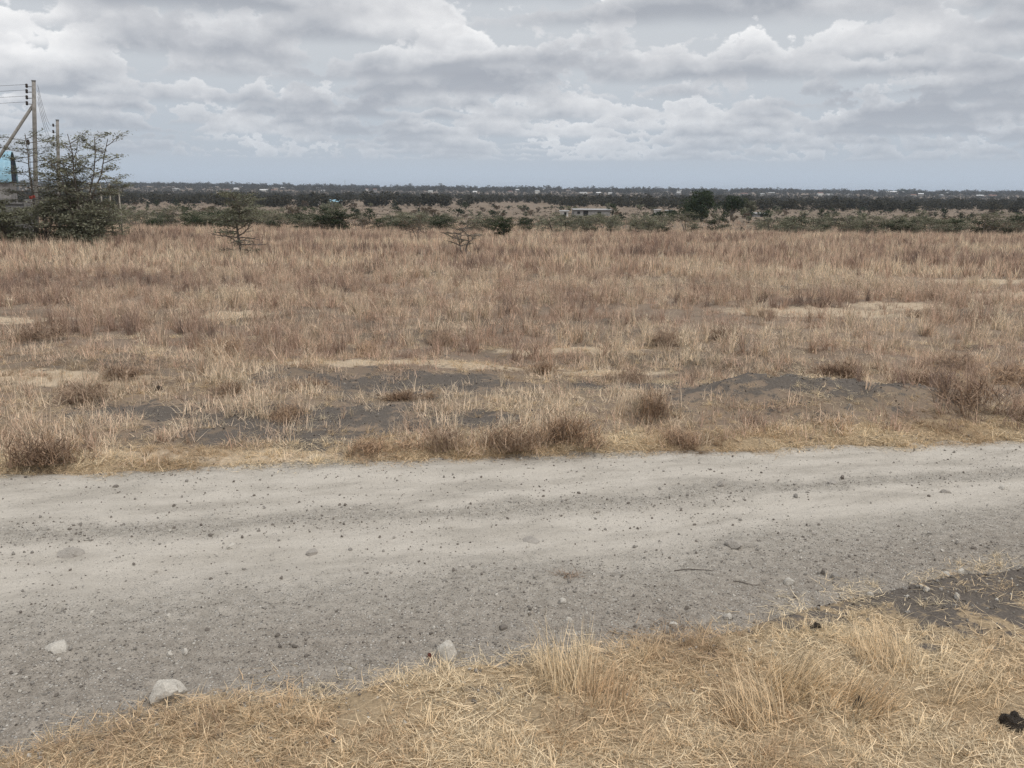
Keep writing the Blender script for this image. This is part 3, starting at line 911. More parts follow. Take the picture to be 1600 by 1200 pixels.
SH = [shrub_meshes(300 + i, i % 2 == 0) for i in range(5)]
SHRUBS = [  # x, y, width, height, label
    (-3.69, 6.98, 0.80, 0.45, 'wide tangled dry bush right at the far road edge'),
    (-4.41, 7.61, 0.50, 0.30, 'low greyish dry bush behind the wide tangled one'),
    (-4.53, 9.00, 0.589, 0.354, 'dark rounded dry shrub standing alone on pale straw'),
    (-0.53, 7.49, 0.607, 0.40, 'dry brown bush at the road edge, smallest of the big central clump'),
    (0.02, 7.45, 0.711, 0.50, 'tallest dry bush of the central clump at the road edge'),
    (0.57, 7.58, 0.728, 0.47, 'dry bush of the central clump nearest the dark mound'),
    (1.36, 8.50, 0.603, 0.508, 'dark upright dead shrub behind the clump, beside the mound'),
    (1.59, 7.68, 0.463, 0.301, 'short orange-brown grass bush at the foot of the mound'),
    (-1.08, 7.25, 0.488, 0.250, 'low orange-brown grass bush at the road edge'),
    (-2.21, 8.44, 0.482, 0.308, 'small brown shrub between patches of dark soil'),
    (-1.07, 9.23, 0.512, 0.259, 'flat dark shrub in the middle of the bare soil'),
    (-3.02, 9.53, 0.548, 0.307, 'grey-brown shrub behind the black clod'),
    (-6.12, 14.95, 0.326, 0.280, 'small dark shrub alone on a far pale clearing'),
    (4.53, 8.75, 0.793, 0.505, 'pale grey dry shrub at the end of the mound'),
    (4.97, 8.46, 0.507, 0.348, 'dark dry shrub close to the frame edge beyond the road'),
]
BACK = [(3.79, 10.42, .881, .481), (3.03, 10.39, .704, .391), (-4.42, 10.22, .804, .402), (-2.25, 9.78, .5, .28), (1.40, 10.5, .528, .264), (0.33, 10.98, .7, .315), (-1.96, 11.92, .696, .392), (-3.82, 11.84, .9, .46), (-6.77, 12.67, 1.0, .55),
        (4.70, 9.99, .804, .482), (3.23, 13.47, .702, .351), (-7.6, 11.6, .9, .5), (6.1, 10.2, .9, .5), (5.6, 11.3, .8, .45), (-1.0, 12.9, .7, .36), (2.2, 12.6, .7, .36), (7.4, 16.4, .6, .35), (4.6, 16.0, .6, .32), (6.3, 18.4, .7, .35)]
BUSHY = []
for i, sh in enumerate(SHRUBS + [b + (None,) for b in BACK]):
    px_, py_, w_, h_, lb = sh
    o = link('dry_shrub', None, loc=(px_, py_, gz(px_, py_) - 0.02), sc=(w_ * (0.8 + 0.7 * rng.random()), w_ * (0.7 + 0.5 * rng.random()), h_ * (0.75 + 0.4 * rng.random())))
    o.rotation_euler = ((rng.random() - 0.5) * 0.5, (rng.random() - 0.5) * 0.5, rng.random() * 6.28)
    link('twigs', SH[i % 5][0], o)
    link('dry_leaves', SH[i % 5][1], o)
    if lb: prop(o, lb, 'shrub', 'dry shrubs beyond the road')
    else: BUSHY.append(o)
label_in_order(BUSHY, 'brown dry shrub in the grass behind the bare soil, {} of these from the left', 'shrub', 'dry shrubs in the grass')

TUFTS = [(0.26, 3.66, 0.33, 2.25, 0.55, 70, 'tall pale tuft of fine grass stems fanning out over the shoulder'), (0.42, 3.52, 0.27, 0.6, 0.6, 60, 'short bushy tuft of straw in front of the tall fanning one'),
         (1.28, 3.66, 0.36, -0.75, 0.95, 110, 'large golden tuft combed flat by the wind in the foreground'), (1.52, 3.50, 0.33, -0.7, 0.9, 90, 'golden tuft lying over the black clod'),
         (1.78, 3.86, 0.24, 1.9, 0.8, 70, 'brownish upright tuft beside the dark brown clod'), (1.05, 3.42, 0.30, 2.6, 0.8, 60, 'dense straw tuft at the near end of the flattened one'), (2.0, 3.62, 0.26, -0.3, 0.9, 50, 'thin tuft behind the lump of dung')]
for i, (px_, py_, hh, az, ln, nb, lb) in enumerate(TUFTS):
    r = np.random.default_rng(500 + i)
    me = blade_mesh('grass_tuft', [blades(r, nb * 2, (hh * 0.45, hh), 0.13, (0.0025, 0.0045), (ln * 0.2, ln), (0.1, 0.8), 4, azim=(az, 2.2)), blades(r, nb, (hh * 0.25, hh * 0.5), 0.15, (0.0025, 0.005), (0.3, 1.2), (0.2, 0.8), 3)], M['tuft'])
    o = link('grass_tuft', me, loc=(px_, py_, gz(px_, py_) - 0.005))
    prop(o, lb, 'grass tuft', 'grass tufts in the straw verge')

r = np.random.default_rng(640)
me = blade_mesh('grass_wisp', [blades(r, 60, (0.03, 0.10), 0.055, (0.002, 0.005), (1.0, 1.6), (-0.1, 0.5), 3, zmax=0.02)], M['twigleaf'])
o = link('grass_wisp', me, loc=(0.34, 4.84, gz(0.34, 4.84)), sc=(1.3, 0.7, 1.0))
prop(o, 'orange-brown wisp of torn grass lying on the gravel shoulder', 'grass wisp')
for i, (px_, py_, L, a, lb) in enumerate([(1.11, 4.97, 0.26, 0.06, 'long thin dry twig lying on the gravel shoulder'), (1.37, 4.80, 0.15, -0.12, 'short thin dry twig on the gravel in front of the long one')]):
    pts = [(L * (t - 0.5) * math.cos(a), L * (t - 0.5) * math.sin(a) + 0.012 * math.sin(t * 5 + i), gz(px_ + L * (t - 0.5), py_) + 0.006) for t in np.linspace(0, 1, 7)]
    o = link('twig', Geo().tube([(p[0], p[1], p[2] - gz(px_, py_)) for p in pts], [0.0026, 0.003, 0.0028, 0.0026, 0.0024, 0.002, 0.0015], 5).mesh('twig', M['bark']), loc=(px_, py_, gz(px_, py_)))
    prop(o, lb, 'twig')

# ================================================================== trees
def leaf_quads(r, C, size, flat=0.0, ratio=0.55):
    """One small irregular quad per centre; flat pushes the leaves level."""
    n_ = len(C)
    nm = r.normal(size=(n_, 3)); nm[:, 2] += flat * 3 * np.sign(nm[:, 2] + 1e-6)
    nm /= np.linalg.norm(nm, axis=1)[:, None]
    t = r.normal(size=(n_, 3))
    u = np.cross(nm, t); u /= np.linalg.norm(u, axis=1)[:, None] + 1e-9
    w = np.cross(nm, u)
    s_ = (size * (0.5 + r.random(n_)))[:, None] if np.isscalar(size) else size[:, None]
    a, b = s_ * 0.5, s_ * 0.5 * ratio
    V = np.stack([C - u * a, C - w * b * (0.6 + 0.6 * r.random((n_, 1))), C + u * a, C + w * b], 1)
    Fq = np.arange(n_ * 4).reshape(n_, 4)
    return V.reshape(-1, 3), Fq, np.repeat(r.random(n_), 4)


def branch_tree(seed, H, Rd, n_prim=14, leaf=0.07, per=9, low=0.2, high=0.97, prof=None, up=(0.0, 0.35), trunk_r=0.05, leaf_mat_='acacia', lean=(0, 0), sub=5, stems=1, flat=0.55, sides=5, leaf_from=0.35, bare=0.0, crook=0.06, tw=0.003, leaf_low=0.0):
    """Thorn tree: stem or stems, level primary branches with side twigs, leaf sprays strung along the twigs. Returns trunk and crown meshes."""
    r = np.random.default_rng(seed)
    g = Geo()
    C = []
    prof = prof or (lambda t: 1.0 - 0.5 * abs(t - 0.45))
    for s_ in range(stems):
        az0 = r.random() * 6.283
        out = 0.0 if stems == 1 else Rd * (0.25 + 0.35 * r.random())
        top = H * (1.0 if s_ == 0 else 0.7 + 0.3 * r.random())
        pts, rad = [], []
        for k_ in range(7):
            t = k_ / 6
            pts.append(Vector((lean[0] * t + math.cos(az0) * out * t ** 1.2 + r.normal() * crook * Rd * 0.5 * t, lean[1] * t + math.sin(az0) * out * t ** 1.2 + r.normal() * crook * Rd * 0.5 * t, top * 0.94 * t - 0.05)))
            rad.append(trunk_r * (1 - 0.8 * t) * (0.75 if stems > 1 else 1) + 0.004)
        g.tube(pts, rad, sides)
        npb = max(3, n_prim // stems)
        for i in range(npb):
            t = low + (high - low) * (i + r.random()) / npb
            seg = min(int(t * 6), 5); f = t * 6 - seg
            o_ = pts[seg].lerp(pts[seg + 1], min(max(f, 0), 1))
            az = i * 2.4 + r.random() * 1.2
            L = Rd * prof(t) * (0.65 + 0.5 * r.random()) * (0.7 if stems > 1 else 1)
            el = up[0] + (up[1] - up[0]) * t + r.normal() * 0.12
            bp = [o_]
            for k_ in range(1, 5):
                d = Vector((math.cos(az) * math.cos(el), math.sin(az) * math.cos(el), math.sin(el)))
                bp.append(bp[-1] + d * L / 4)
                az += r.normal() * 0.22; el += r.normal() * 0.14 - 0.02
            br = [trunk_r * 0.42 * (1 - 0.75 * k_ / 4) * (1 - 0.45 * t) + tw for k_ in range(5)]
            g.tube(bp, br, max(3, sides - 2), cap=False)
            for j in range(sub):
                q = 0.25 + 0.75 * (j + r.random()) / sub
                sg = min(int(q * 4), 3)
                so = bp[sg].lerp(bp[sg + 1], q * 4 - sg)
                sa_ = az + (1 if j % 2 else -1) * (0.5 + 0.6 * r.random())
                sl = L * (0.22 + 0.25 * r.random()) * (1.2 - 0.5 * q)
                e2 = el * 0.5 + r.normal() * 0.18 + 0.05
                se = so + Vector((math.cos(sa_) * math.cos(e2), math.sin(sa_) * math.cos(e2), math.sin(e2))) * sl
                g.tube([so, so.lerp(se, 0.5) + Vector(r.normal(size=3)) * sl * 0.06, se], [br[sg] * 0.5 + tw * 0.5, br[sg] * 0.35 + tw * 0.5, tw], 3, cap=False)
                if q > leaf_from and r.random() > bare and (t > leaf_low or r.random() < 0.15):
                    m_ = max(2, int(per * (0.6 + 0.8 * r.random())))
                    tt = r.random((m_, 1))
                    c = np.array(so)[None] * (1 - tt) + np.array(se)[None] * tt
                    C.append(c + r.normal(size=(m_, 3)) * np.array([leaf * 1.5, leaf * 1.5, leaf * 0.55]))
            if r.random() > bare and (t > leaf_low or r.random() < 0.15):
                m_ = per
                tt = r.random((m_, 1)) * 0.5 + 0.5
                c = np.array(bp[2])[None] * (1 - tt) + np.array(bp[4])[None] * tt
                C.append(c + r.normal(size=(m_, 3)) * np.array([leaf * 2, leaf * 2, leaf * 0.6]))
    tm = g.mesh('trunk', M['bark'])
    C = np.concatenate(C) if C else np.zeros((1, 3))
    v, f, a = leaf_quads(r, C, leaf, flat)
    return tm, mesh_np('crown', v, f, M[leaf_mat_], {'blade': a})


def round_tree(seed, H, Rd, trunk_h, leaf=0.25, n_leaf=1500, lobes=14, mat='dark_leaf', trunk_r=0.18, squash=0.75):
    """Dense broad-leaved tree: clumped lobes of leaves on a short forked trunk."""
    r = np.random.default_rng(seed)
    cz = trunk_h + (H - trunk_h) / 2
    cen = r.normal(size=(lobes, 3)); cen /= np.linalg.norm(cen, axis=1)[:, None]
    cen *= (0.35 + 0.5 * r.random((lobes, 1)))
    cen = cen * np.array([Rd, Rd, (H - trunk_h) / 2]) + np.array([0, 0, cz])
    lr = (0.28 + 0.24 * r.random(lobes)) * Rd
    which = r.integers(0, lobes, n_leaf)
    d = r.normal(size=(n_leaf, 3)); d /= np.linalg.norm(d, axis=1)[:, None]
    C = cen[which] + d * (lr[which] * (0.55 + 0.5 * r.random(n_leaf)))[:, None] * np.array([1, 1, squash])
    C[:, 2] = np.maximum(C[:, 2], trunk_h * 0.4 + 0.05)
    g = Geo()
    g.tube([(0, 0, -0.1), (0.05 * Rd, 0, trunk_h * 0.6), (0, 0.04 * Rd, trunk_h + 0.25 * (H - trunk_h))], [trunk_r * 1.25, trunk_r, trunk_r * 0.7], 7)
    for k_ in range(5):
        c = cen[k_]
        g.tube([(0, 0, trunk_h * 0.7), tuple((np.array([0, 0, trunk_h]) + c) / 2 + r.normal(size=3) * 0.05 * Rd), tuple(c)], [trunk_r * 0.6, trunk_r * 0.4, trunk_r * 0.12], 5, cap=False)
    v, f, a = leaf_quads(r, C, leaf, 0.15, 0.7)
    return g.mesh('trunk', M['bark']), mesh_np('crown', v, f, M[mat], {'blade': a})


def plant_tree(name, meshes, x, y, label, group=None, sc=1.0, rz=None, cat='tree', sz=1.0, dz=0.0):
    o = link(name, None, loc=(x, y, gz(x, y) + dz), rz=rng.random() * 6.28 if rz is None else rz, sc=(sc, sc, sc * sz))
    link('trunk', meshes[0], o)
    link('crown', meshes[1], o)
    return prop(o, label, cat, group) if label else o


# the thicket by the wall
plant_tree('thorn_tree', branch_tree(1, 5.5, 2.5, 80, 0.10, 17, 0.08, prof=lambda t: 1.0 - 0.45 * t * t, up=(0.05, 0.55), trunk_r=0.08, sub=7, stems=5, leaf_mat_='grey_leaf', flat=0.4, crook=0.12), -20.7, 43.8, 'tallest dense green thorn tree beside the utility pole')
plant_tree('thorn_tree', branch_tree(2, 5.6, 1.85, 34, 0.10, 22, 0.25, prof=lambda t: 1.0 - 0.25 * t, up=(0.0, 0.12), trunk_r=0.07, sub=6, flat=0.8), -23.35, 44.6, 'airy thorn tree with flat sprays of leaves in front of the pole')
plant_tree('thorn_tree', branch_tree(3, 3.4, 1.1, 16, 0.09, 26, 0.75, prof=lambda t: 1.0, up=(0.1, 0.05), trunk_r=0.05, sub=5, stems=2, flat=0.9), -22.3, 52.0, 'small flat-topped thorn tree beside the tall dense one', sc=1.12)
for i, (bx, by, hh, rr, lb) in enumerate([(-22.0, 42.9, 2.5, 1.7, 'broad dark thorn bush under the airy tree'), (-24.2, 43.6, 2.2, 1.4, 'thorn bush growing against the grey wall'), (-20.2, 42.6, 2.0, 1.5, 'low thorn bush in front of the tall dense tree'),
                                          (-20.9, 45.5, 2.3, 1.8, 'spreading thorn bush on the open side of the thicket'), (-26.6, 45.6, 2.6, 1.7, 'thorn bush at the frame edge hiding the foot of the grey wall'), (-23.0, 51.0, 2.2, 2.2, 'wide low thorn bush trailing off behind the thicket')]):
    plant_tree('thorn_bush', branch_tree(10 + i, hh, rr, 46, 0.11, 17, 0.06, prof=lambda t: 1.1 - 0.5 * t, trunk_r=0.05, sub=6, stems=4, leaf_mat_='acacia' if i % 2 else 'grey_leaf', flat=0.4, crook=0.15), bx, by, lb, cat='bush')

plant_tree('thorn_tree', branch_tree(5, 4.4, 1.9, 60, 0.10, 13, 0.08, prof=lambda t: 1.0 - 0.5 * t * t, up=(0.05, 0.5), trunk_r=0.07, sub=7, stems=4, leaf_mat_='grey_leaf', flat=0.4, crook=0.12), -21.7, 44.6, 'full grey-green thorn tree filling the gap between the pole and the tallest tree')

# lone trees in the field
plant_tree('thorn_tree', branch_tree(21, 2.55, 1.12, 34, 0.085, 18, 0.08, prof=lambda t: 1.0 - 0.35 * t, up=(-0.05, 0.5), trunk_r=0.06, sub=7, leaf_from=0.25, bare=0.12, tw=0.006, crook=0.2, leaf_low=0.40, leaf_mat_='grey_leaf', flat=0.4), -10.37, 34.5,
           'lone half-bare thorn tree with tiers of level branches in the field', rz=0.5)
plant_tree('dead_tree', branch_tree(29, 1.5, 1.25, 14, 0.06, 7, 0.38, prof=lambda t: 0.35 + 0.85 * t, up=(0.75, 0.12), trunk_r=0.05, sub=8, leaf_from=0.35, bare=0.2, tw=0.008, leaf_mat_='acacia', lean=(-0.18, 0), crook=0.35, stems=2), -1.86, 35.3,
           'small crooked thin-leaved tree standing alone in the middle of the field', rz=0.0)
plant_tree('thorn_bush', branch_tree(26, 1.6, 0.95, 24, 0.11, 20, 0.2, stems=3, trunk_r=0.045, sub=5, leaf_mat_='dark_leaf'), -0.5, 63.0, 'small dark bush on the far rim of the field behind the crooked tree', cat='bush')
plant_tree('thorn_bush', branch_tree(27, 1.45, 1.3, 18, 0.10, 12, 0.4, up=(0.1, 0.1), stems=2, trunk_r=0.04, sub=5, leaf_mat_='brown_leaf', bare=0.3), -5.9, 57.0, 'flat half-dead bush near the far rim of the field', cat='bush')
plant_tree('thorn_bush', branch_tree(28, 1.0, 0.6, 12, 0.08, 7, 0.3, stems=2, trunk_r=0.035, sub=5, leaf_mat_='grey_leaf', bare=0.2), 2.2, 71.5, 'little grey bush on the rim beside the small dark bush', cat='bush')

# the larger trees beyond
plant_tree('broad_tree', round_tree(31, 7.8, 4.2, 0.5, 0.34, 5200, 18, trunk_r=0.3), 42.1, 203, 'biggest dark round tree beyond the field')
plant_tree('broad_tree', round_tree(32, 4.2, 2.6, 0.3, 0.30, 2600, 12, trunk_r=0.2), 40.0, 199, 'lower dark green tree crowding the biggest one', sz=0.9)
plant_tree('broad_tree', round_tree(33, 6.0, 3.7, 1.9, 0.32, 3000, 14, trunk_r=0.28), 53.6, 222, 'round dark tree with a bare visible trunk beside the biggest one')
plant_tree('broad_tree', round_tree(34, 5.8, 2.6, 0.8, 0.32, 2000, 11, mat='acacia', trunk_r=0.2), 68.0, 262, 'greener upright tree behind the round trunked one')
plant_tree('thorn_tree', branch_tree(35, 2.9, 3.0, 26, 0.16, 24, 0.55, prof=lambda t: 1.0, up=(0.25, 0.1), trunk_r=0.08, sub=7, stems=4, flat=0.9, leaf_mat_='dark_leaf'), 67.0, 120, 'flat-topped dark thorn tree at the frame edge beyond the field')
plant_tree('broad_tree', round_tree(36, 4.4, 3.4, 0.3, 0.3, 2600, 12, mat='grey_leaf', trunk_r=0.2), -50.0, 250, 'rounded grey-green bush tree in front of the blue-roofed hut')
plant_tree('thorn_tree', branch_tree(37, 4.2, 3.1, 34, 0.16, 22, 0.15, trunk_r=0.08, sub=7, stems=4, flat=0.7, leaf_mat_='grey_leaf'), -43.0, 150, 'feathery grey-green thorn tree behind the lone half-bare tree')

# the belt of scrub behind the field: one label per kind and place, trees copied from a handful of patterns
KIND = {
    'grey': [branch_tree(40 + i, 2.0, 1.7, 22, 0.13, 14, 0.15, stems=3, trunk_r=0.05, sub=5, leaf_mat_='grey_leaf', flat=0.7, sides=4) for i in range(3)],
    'green': [branch_tree(50 + i, 2.1, 1.6, 22, 0.14, 16, 0.2, stems=3, trunk_r=0.05, sub=5, leaf_mat_='acacia', flat=0.7, sides=4) for i in range(3)],
    'dark': [branch_tree(60 + i, 1.8, 1.7, 22, 0.15, 18, 0.15, stems=4, trunk_r=0.05, sub=5, leaf_mat_='dark_leaf', flat=0.6, sides=4) for i in range(3)],
    'brown': [branch_tree(70 + i, 1.5, 1.5, 18, 0.12, 8, 0.3, stems=3, trunk_r=0.045, sub=5, leaf_mat_='brown_leaf', flat=0.7, bare=0.2, sides=4) for i in range(2)],
    'flat': [branch_tree(76 + i, 2.2, 1.9, 18, 0.13, 16, 0.7, prof=lambda t: 1.0, up=(0.2, 0.0), stems=2, trunk_r=0.06, sub=5, leaf_mat_='acacia', flat=0.95, sides=4) for i in range(2)],
}
WORD = {'grey': 'grey-green feathery', 'green': 'olive green', 'dark': 'dark dense', 'brown': 'brown half-dead', 'flat': 'flat-topped'}
PLACE = [(-1e3, 'in the belt by the thicket'), (-22, 'in the belt behind the half-bare tree'), (-2, 'in the belt behind the crooked tree'), (20, 'in the belt before the biggest tree'), (50, 'in the thin right end of the belt')]
spots = []
tries = 0
while len(spots) < 290 and tries < 20000:
    tries += 1
    d = 80 + 115 * rng.random() ** 1.35
    a = (rng.random() * 2 - 1) * 0.60
    bx, by = d * a, d
    if a < -0.47: continue
    dens = float(fbm(np.array([bx / 22]), np.array([by / 9]), 91)[0])
    want = 0.42 if a < 0.33 else 0.47
    if by < 125: want -= 0.08
    if dens < want or (0.175 < a < 0.27 and rng.random() < 0.75): continue
    spots.append((bx, by))
ROWS = {}
for bx, by in spots:
    u = rng.random()
    right = bx / by > 0.33
    kd = 'grey' if u < 0.28 else 'green' if u < 0.42 else 'dark' if u < (0.66 if not right else 0.56) else 'brown' if u < 0.88 else 'flat'
    pl = [w for lim, w in PLACE if bx / by * 110 > lim][-1]
    ms = KIND[kd][rng.integers(0, len(KIND[kd]))]
    big_ = rng.random()
    size = 'small' if big_ < 0.4 else 'large'
    o = plant_tree('scrub_bush', ms, bx, by, None, sc=0.52 + 0.62 * big_, sz=0.8 + 0.3 * rng.random())
    ROWS.setdefault((size + ' ' + WORD[kd], pl), []).append(o)
for (w, pl), objs in ROWS.items():
    label_in_order(objs, w + ' bush ' + pl + ', {} such', 'bush', f'{w} bushes {pl}')
# dots of bush on the pale grassland further off
FARK = [round_tree(80 + i, 3.0, 1.9, 0.3, 0.32, 420, 8, mat=['dark_leaf', 'dark_leaf', 'acacia', 'brown_leaf'][i], trunk_r=0.12) for i in range(4)]
ROWS = {}
for i in range(240):
    d = 185 + 290 * rng.random()
    a = (rng.random() * 2 - 1) * 0.60
    side = 'left' if a < -0.2 else 'middle' if a < 0.2 else 'right'
    kd = rng.integers(0, 4)
    ms = FARK[kd]
    word = ['dark round', 'dark ragged', 'olive', 'brown'][kd]
    big_ = rng.random() ** 1.5
    size = 'tiny' if big_ < 0.3 else 'tall'
    o = plant_tree('far_bush', ms, d * a, d, None, sc=0.5 + 0.75 * big_, sz=0.75 + 0.4 * rng.random())
    ROWS.setdefault((size + ' ' + word, side), []).append(o)
for (w, side), objs in ROWS.items():
    label_in_order(objs, w + ' bush on far pale grassland, {} such from left in the ' + side + ' third', 'bush', f'{w} far bushes, {side} third')

LOWS = [round_tree(880 + i, 1.0, 0.9, 0.05, 0.22, 60, 6, mat='wood_leaf', squash=0.6)[1] for i in range(4)]
d = 115 + 420 * rng.random(5200) ** 1.2
a = (rng.random(5200) * 2 - 1) * 0.64
x, y = d * a, d
k = rng.random(len(x)) < sstep(fbm(x / 25, y / 12, 101), 0.38, 0.60) * 0.9 + 0.06
x, y = x[k], y[k]
n = len(x)
s = 0.35 + 0.8 * rng.random(n) ** 2
zs = np.zeros(n)
scatter('low_scrub', LOWS, np.stack([x, y, land(x, y) - 0.05], 1), np.stack([zs, zs, rng.random(n) * 6.283], 1), np.stack([s * 1.3, s * 1.3, s], 1), rng.integers(0, 4, n), 0.5 + 0.5 * rng.random(n),
        'low brown scrub speckling the pale grassland beyond the field', 'scrub')

# woodland that reads as one mass, and the tree line on the far rise
WOOD = []
for i in range(6):
    r_ = np.random.default_rng(900 + i)
    tm, cm = round_tree(900 + i, 5.0 + i * 0.3, 3.2, 0.5, 0.8, 170, 9, mat='wood_leaf', squash=0.7)
    WOOD.append(cm)
d = 430 + 1680 * rng.random(12000) ** 1.2
a = (rng.random(12000) * 2 - 1) * 0.68
x, y = d * a, d
k = fbm(x / 60, y / 60, 95) > np.interp(y, [430, 560, 760], [0.58, 0.50, 0.30])
x, y = x[k], y[k]
n = len(x)
s = (0.35 + 1.0 * fbm(x / 70, y / 70, 96)) * (0.6 + 0.8 * rng.random(n) ** 1.5) * (1 - 0.1 * sstep(y, 600, 1500))
zs = np.zeros(n)
scatter('woodland', WOOD, np.stack([x, y, land(x, y) - 0.3], 1), np.stack([zs, zs, rng.random(n) * 6.283], 1), np.stack([s * 1.15, s * 1.15, s * (0.85 + 0.3 * rng.random(n))], 1), rng.integers(0, 6, n), np.clip(fbm(x / 50, y / 50, 97) + (rng.random(n) - 0.5) * 0.5, 0, 1),
        'dark mass of woodland filling the dip below the skyline', 'woodland')
d = 2080 + 1400 * rng.random(4400)
a = (rng.random(4400) * 2 - 1) * 0.66
x, y = d * a, d
n = len(x)
s = 1.0 + 1.3 * rng.random(n) ** 3 + 0.5 * fbm(x / 200, y / 200, 98)
zs = np.zeros(n)
scatter('skyline_trees', WOOD, np.stack([x, y, land(x, y) - 0.3], 1), np.stack([zs, zs, rng.random(n) * 6.283], 1), np.stack([s * 1.4, s * 1.4, s * (0.8 + 0.5 * rng.random(n))], 1), rng.integers(0, 6, n), rng.random(n),
        'blue-grey line of distant trees along the skyline', 'trees')

# ================================================================== things people built
M['pole'] = rough_mat('weathered_pole', (0.20, 0.19, 0.175), (0.33, 0.315, 0.295), 5, 0.9, 0.4)
M['ceramic'] = rough_mat('dark_insulator', (0.03, 0.025, 0.025), (0.07, 0.055, 0.05), 20, 0.4, 0.1)
M['steel'] = rough_mat('galvanised_steel', (0.18, 0.18, 0.18), (0.30, 0.30, 0.30), 12, 0.5, 0.1, metal=0.6)
M['wire'] = rough_mat('wire', (0.10, 0.10, 0.11), (0.16, 0.16, 0.17), 3, 0.5, 0.05, metal=0.5)
M['blue_sheet'] = rough_mat('blue_iron_sheet', (0.25, 0.44, 0.56), (0.32, 0.51, 0.62), 3, 0.5, 0.1)
M['gable_shade'] = rough_mat('navy_gable_shade', (0.012, 0.018, 0.035), (0.025, 0.032, 0.055), 4, 0.7, 0.1)  # near-black navy: shadow of the arched shed end put into its colour
M['white_wall'] = rough_mat('white_wall', (0.55, 0.54, 0.51), (0.74, 0.73, 0.70), 2, 0.9, 0.1)
M['grey_wall'] = rough_mat('grey_wall', (0.20, 0.195, 0.19), (0.34, 0.33, 0.32), 3, 0.95, 0.4)
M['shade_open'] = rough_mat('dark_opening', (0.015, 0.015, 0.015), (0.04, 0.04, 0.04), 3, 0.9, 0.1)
M['roof_tin'] = rough_mat('tin_roof', (0.34, 0.345, 0.35), (0.52, 0.525, 0.53), 1.2, 0.45, 0.1)
M['roof_red'] = rough_mat('rust_roof', (0.20, 0.10, 0.075), (0.30, 0.16, 0.12), 1.2, 0.7, 0.1)
M['white_roof'] = rough_mat('white_roof', (0.78, 0.79, 0.80), (0.86, 0.87, 0.88), 0.5, 0.4, 0.05)
M['violet'] = rough_mat('violet_sheet', (0.07, 0.065, 0.16), (0.11, 0.10, 0.22), 4, 0.6, 0.1)
M['red_cloth'] = rough_mat('red_cloth', (0.20, 0.045, 0.035), (0.30, 0.075, 0.06), 10, 0.9, 0.3)
M['post'] = rough_mat('post_wood', (0.24, 0.215, 0.185), (0.42, 0.39, 0.345), 7, 0.95, 0.4)


def utility_pole(x, y, H, lean, label, ins_z, ins_dx, bolt=True):
    b = gz(x, y)
    o = link('utility_pole', None, loc=(x, y, b))
    pts = [(lean * t * H, 0, -0.4 + (H + 0.4) * t) for t in (0, 0.25, 0.5, 0.75, 1)]
    link('shaft', Geo().tube(pts, [0.115, 0.11, 0.105, 0.10, 0.09], 10).mesh('shaft', M['pole'], True), o)
    ends = []
    for z in ins_z:
        xl = lean * z
        g = Geo().tube([(xl - 0.05, -0.12, z), (xl + ins_dx, -0.14, z)], 0.022, 5)
        bk = link('bracket', g.mesh('bracket', M['steel']), o)
        g = Geo()
        g.tube([(xl + ins_dx, -0.14, z - 0.06), (xl + ins_dx, -0.14, z), (xl + ins_dx, -0.14, z + 0.04), (xl + ins_dx, -0.14, z + 0.09), (xl + ins_dx, -0.14, z + 0.14)], [0.04, 0.075, 0.05, 0.075, 0.035], 8)
        link('insulator', g.mesh('insulator', M['ceramic'], True), bk)
        ends.append(Vector((x + xl + ins_dx, y - 0.14, b + z + 0.1)))
    link('cap', Geo().tube([(lean * H, 0, H), (lean * H, 0, H + 0.05)], 0.105, 10).mesh('cap', M['steel']), o)
    if bolt:
        zz = H * 0.66
        link('stay_wire', Geo().tube([(lean * zz - 0.30, -0.1, zz * 0.93), (lean * zz - 0.30, -0.1, 0.5)], 0.012, 4).mesh('stay_wire', M['wire']), o)
        link('fuse', Geo().tube([(lean * zz - 0.30, -0.1, zz * 0.93), (lean * zz - 0.30, -0.1, zz * 0.93 + 0.10), (lean * zz - 0.30, -0.1, zz * 0.93 + 0.26)], [0.05, 0.09, 0.05], 7).mesh('fuse', M['ceramic']), o)
    prop(o, label, 'utility pole', 'utility poles of the power line')
    return o, ends


P1 = (-24.55, 46.78)
pole1, ends1 = utility_pole(*P1, 7.95, 0.088, 'tall weathered utility pole with a diagonal prop, rising behind the airy thorn tree', (6.85, 7.13, 7.42, 7.68), -0.28)
pole2, ends2 = utility_pole(-29.9, 60.0, 7.25, 0.08, 'shorter leaning utility pole behind the dense thorn tree', (5.7, 6.1, 6.5, 6.9), -0.2, False)
bz = gz(-29.6, 47.2)
link('prop', Geo().tube([(-5.05, 0.3, bz - pole1.location.z - 0.3), (-2.25, 0.15, 3.35), (0.58, 0.0, 6.85)], [0.09, 0.085, 0.075], 9).mesh('prop', M['pole'], True), pole1)


def wire(a, b, sag, label, group):
    pts = [a.lerp(b, t) - Vector((0, 0, sag * 4 * t * (1 - t))) for t in np.linspace(0, 1, 13)]
    m_ = pts[6]
    o = link('overhead_wire', Geo().tube([p - m_ for p in pts], 0.008, 4).mesh('overhead_wire', M['wire']), loc=m_)
    prop(o, label, 'wire', group)


ORD = ['lowest', 'second lowest', 'second highest', 'highest']
for i in range(4):
    a = ends1[i]
    wire(a, a + Vector((-36, -3.5, -0.9)), 0.45, f'{ORD[i]} overhead wire running off to the frame edge from the propped pole', 'wires leaving the propped pole')
    wire(a + Vector((0.45, 0.2, 0)), ends2[i], 0.75, f'{ORD[i]} overhead wire sagging between the two utility poles', 'wires between the poles')

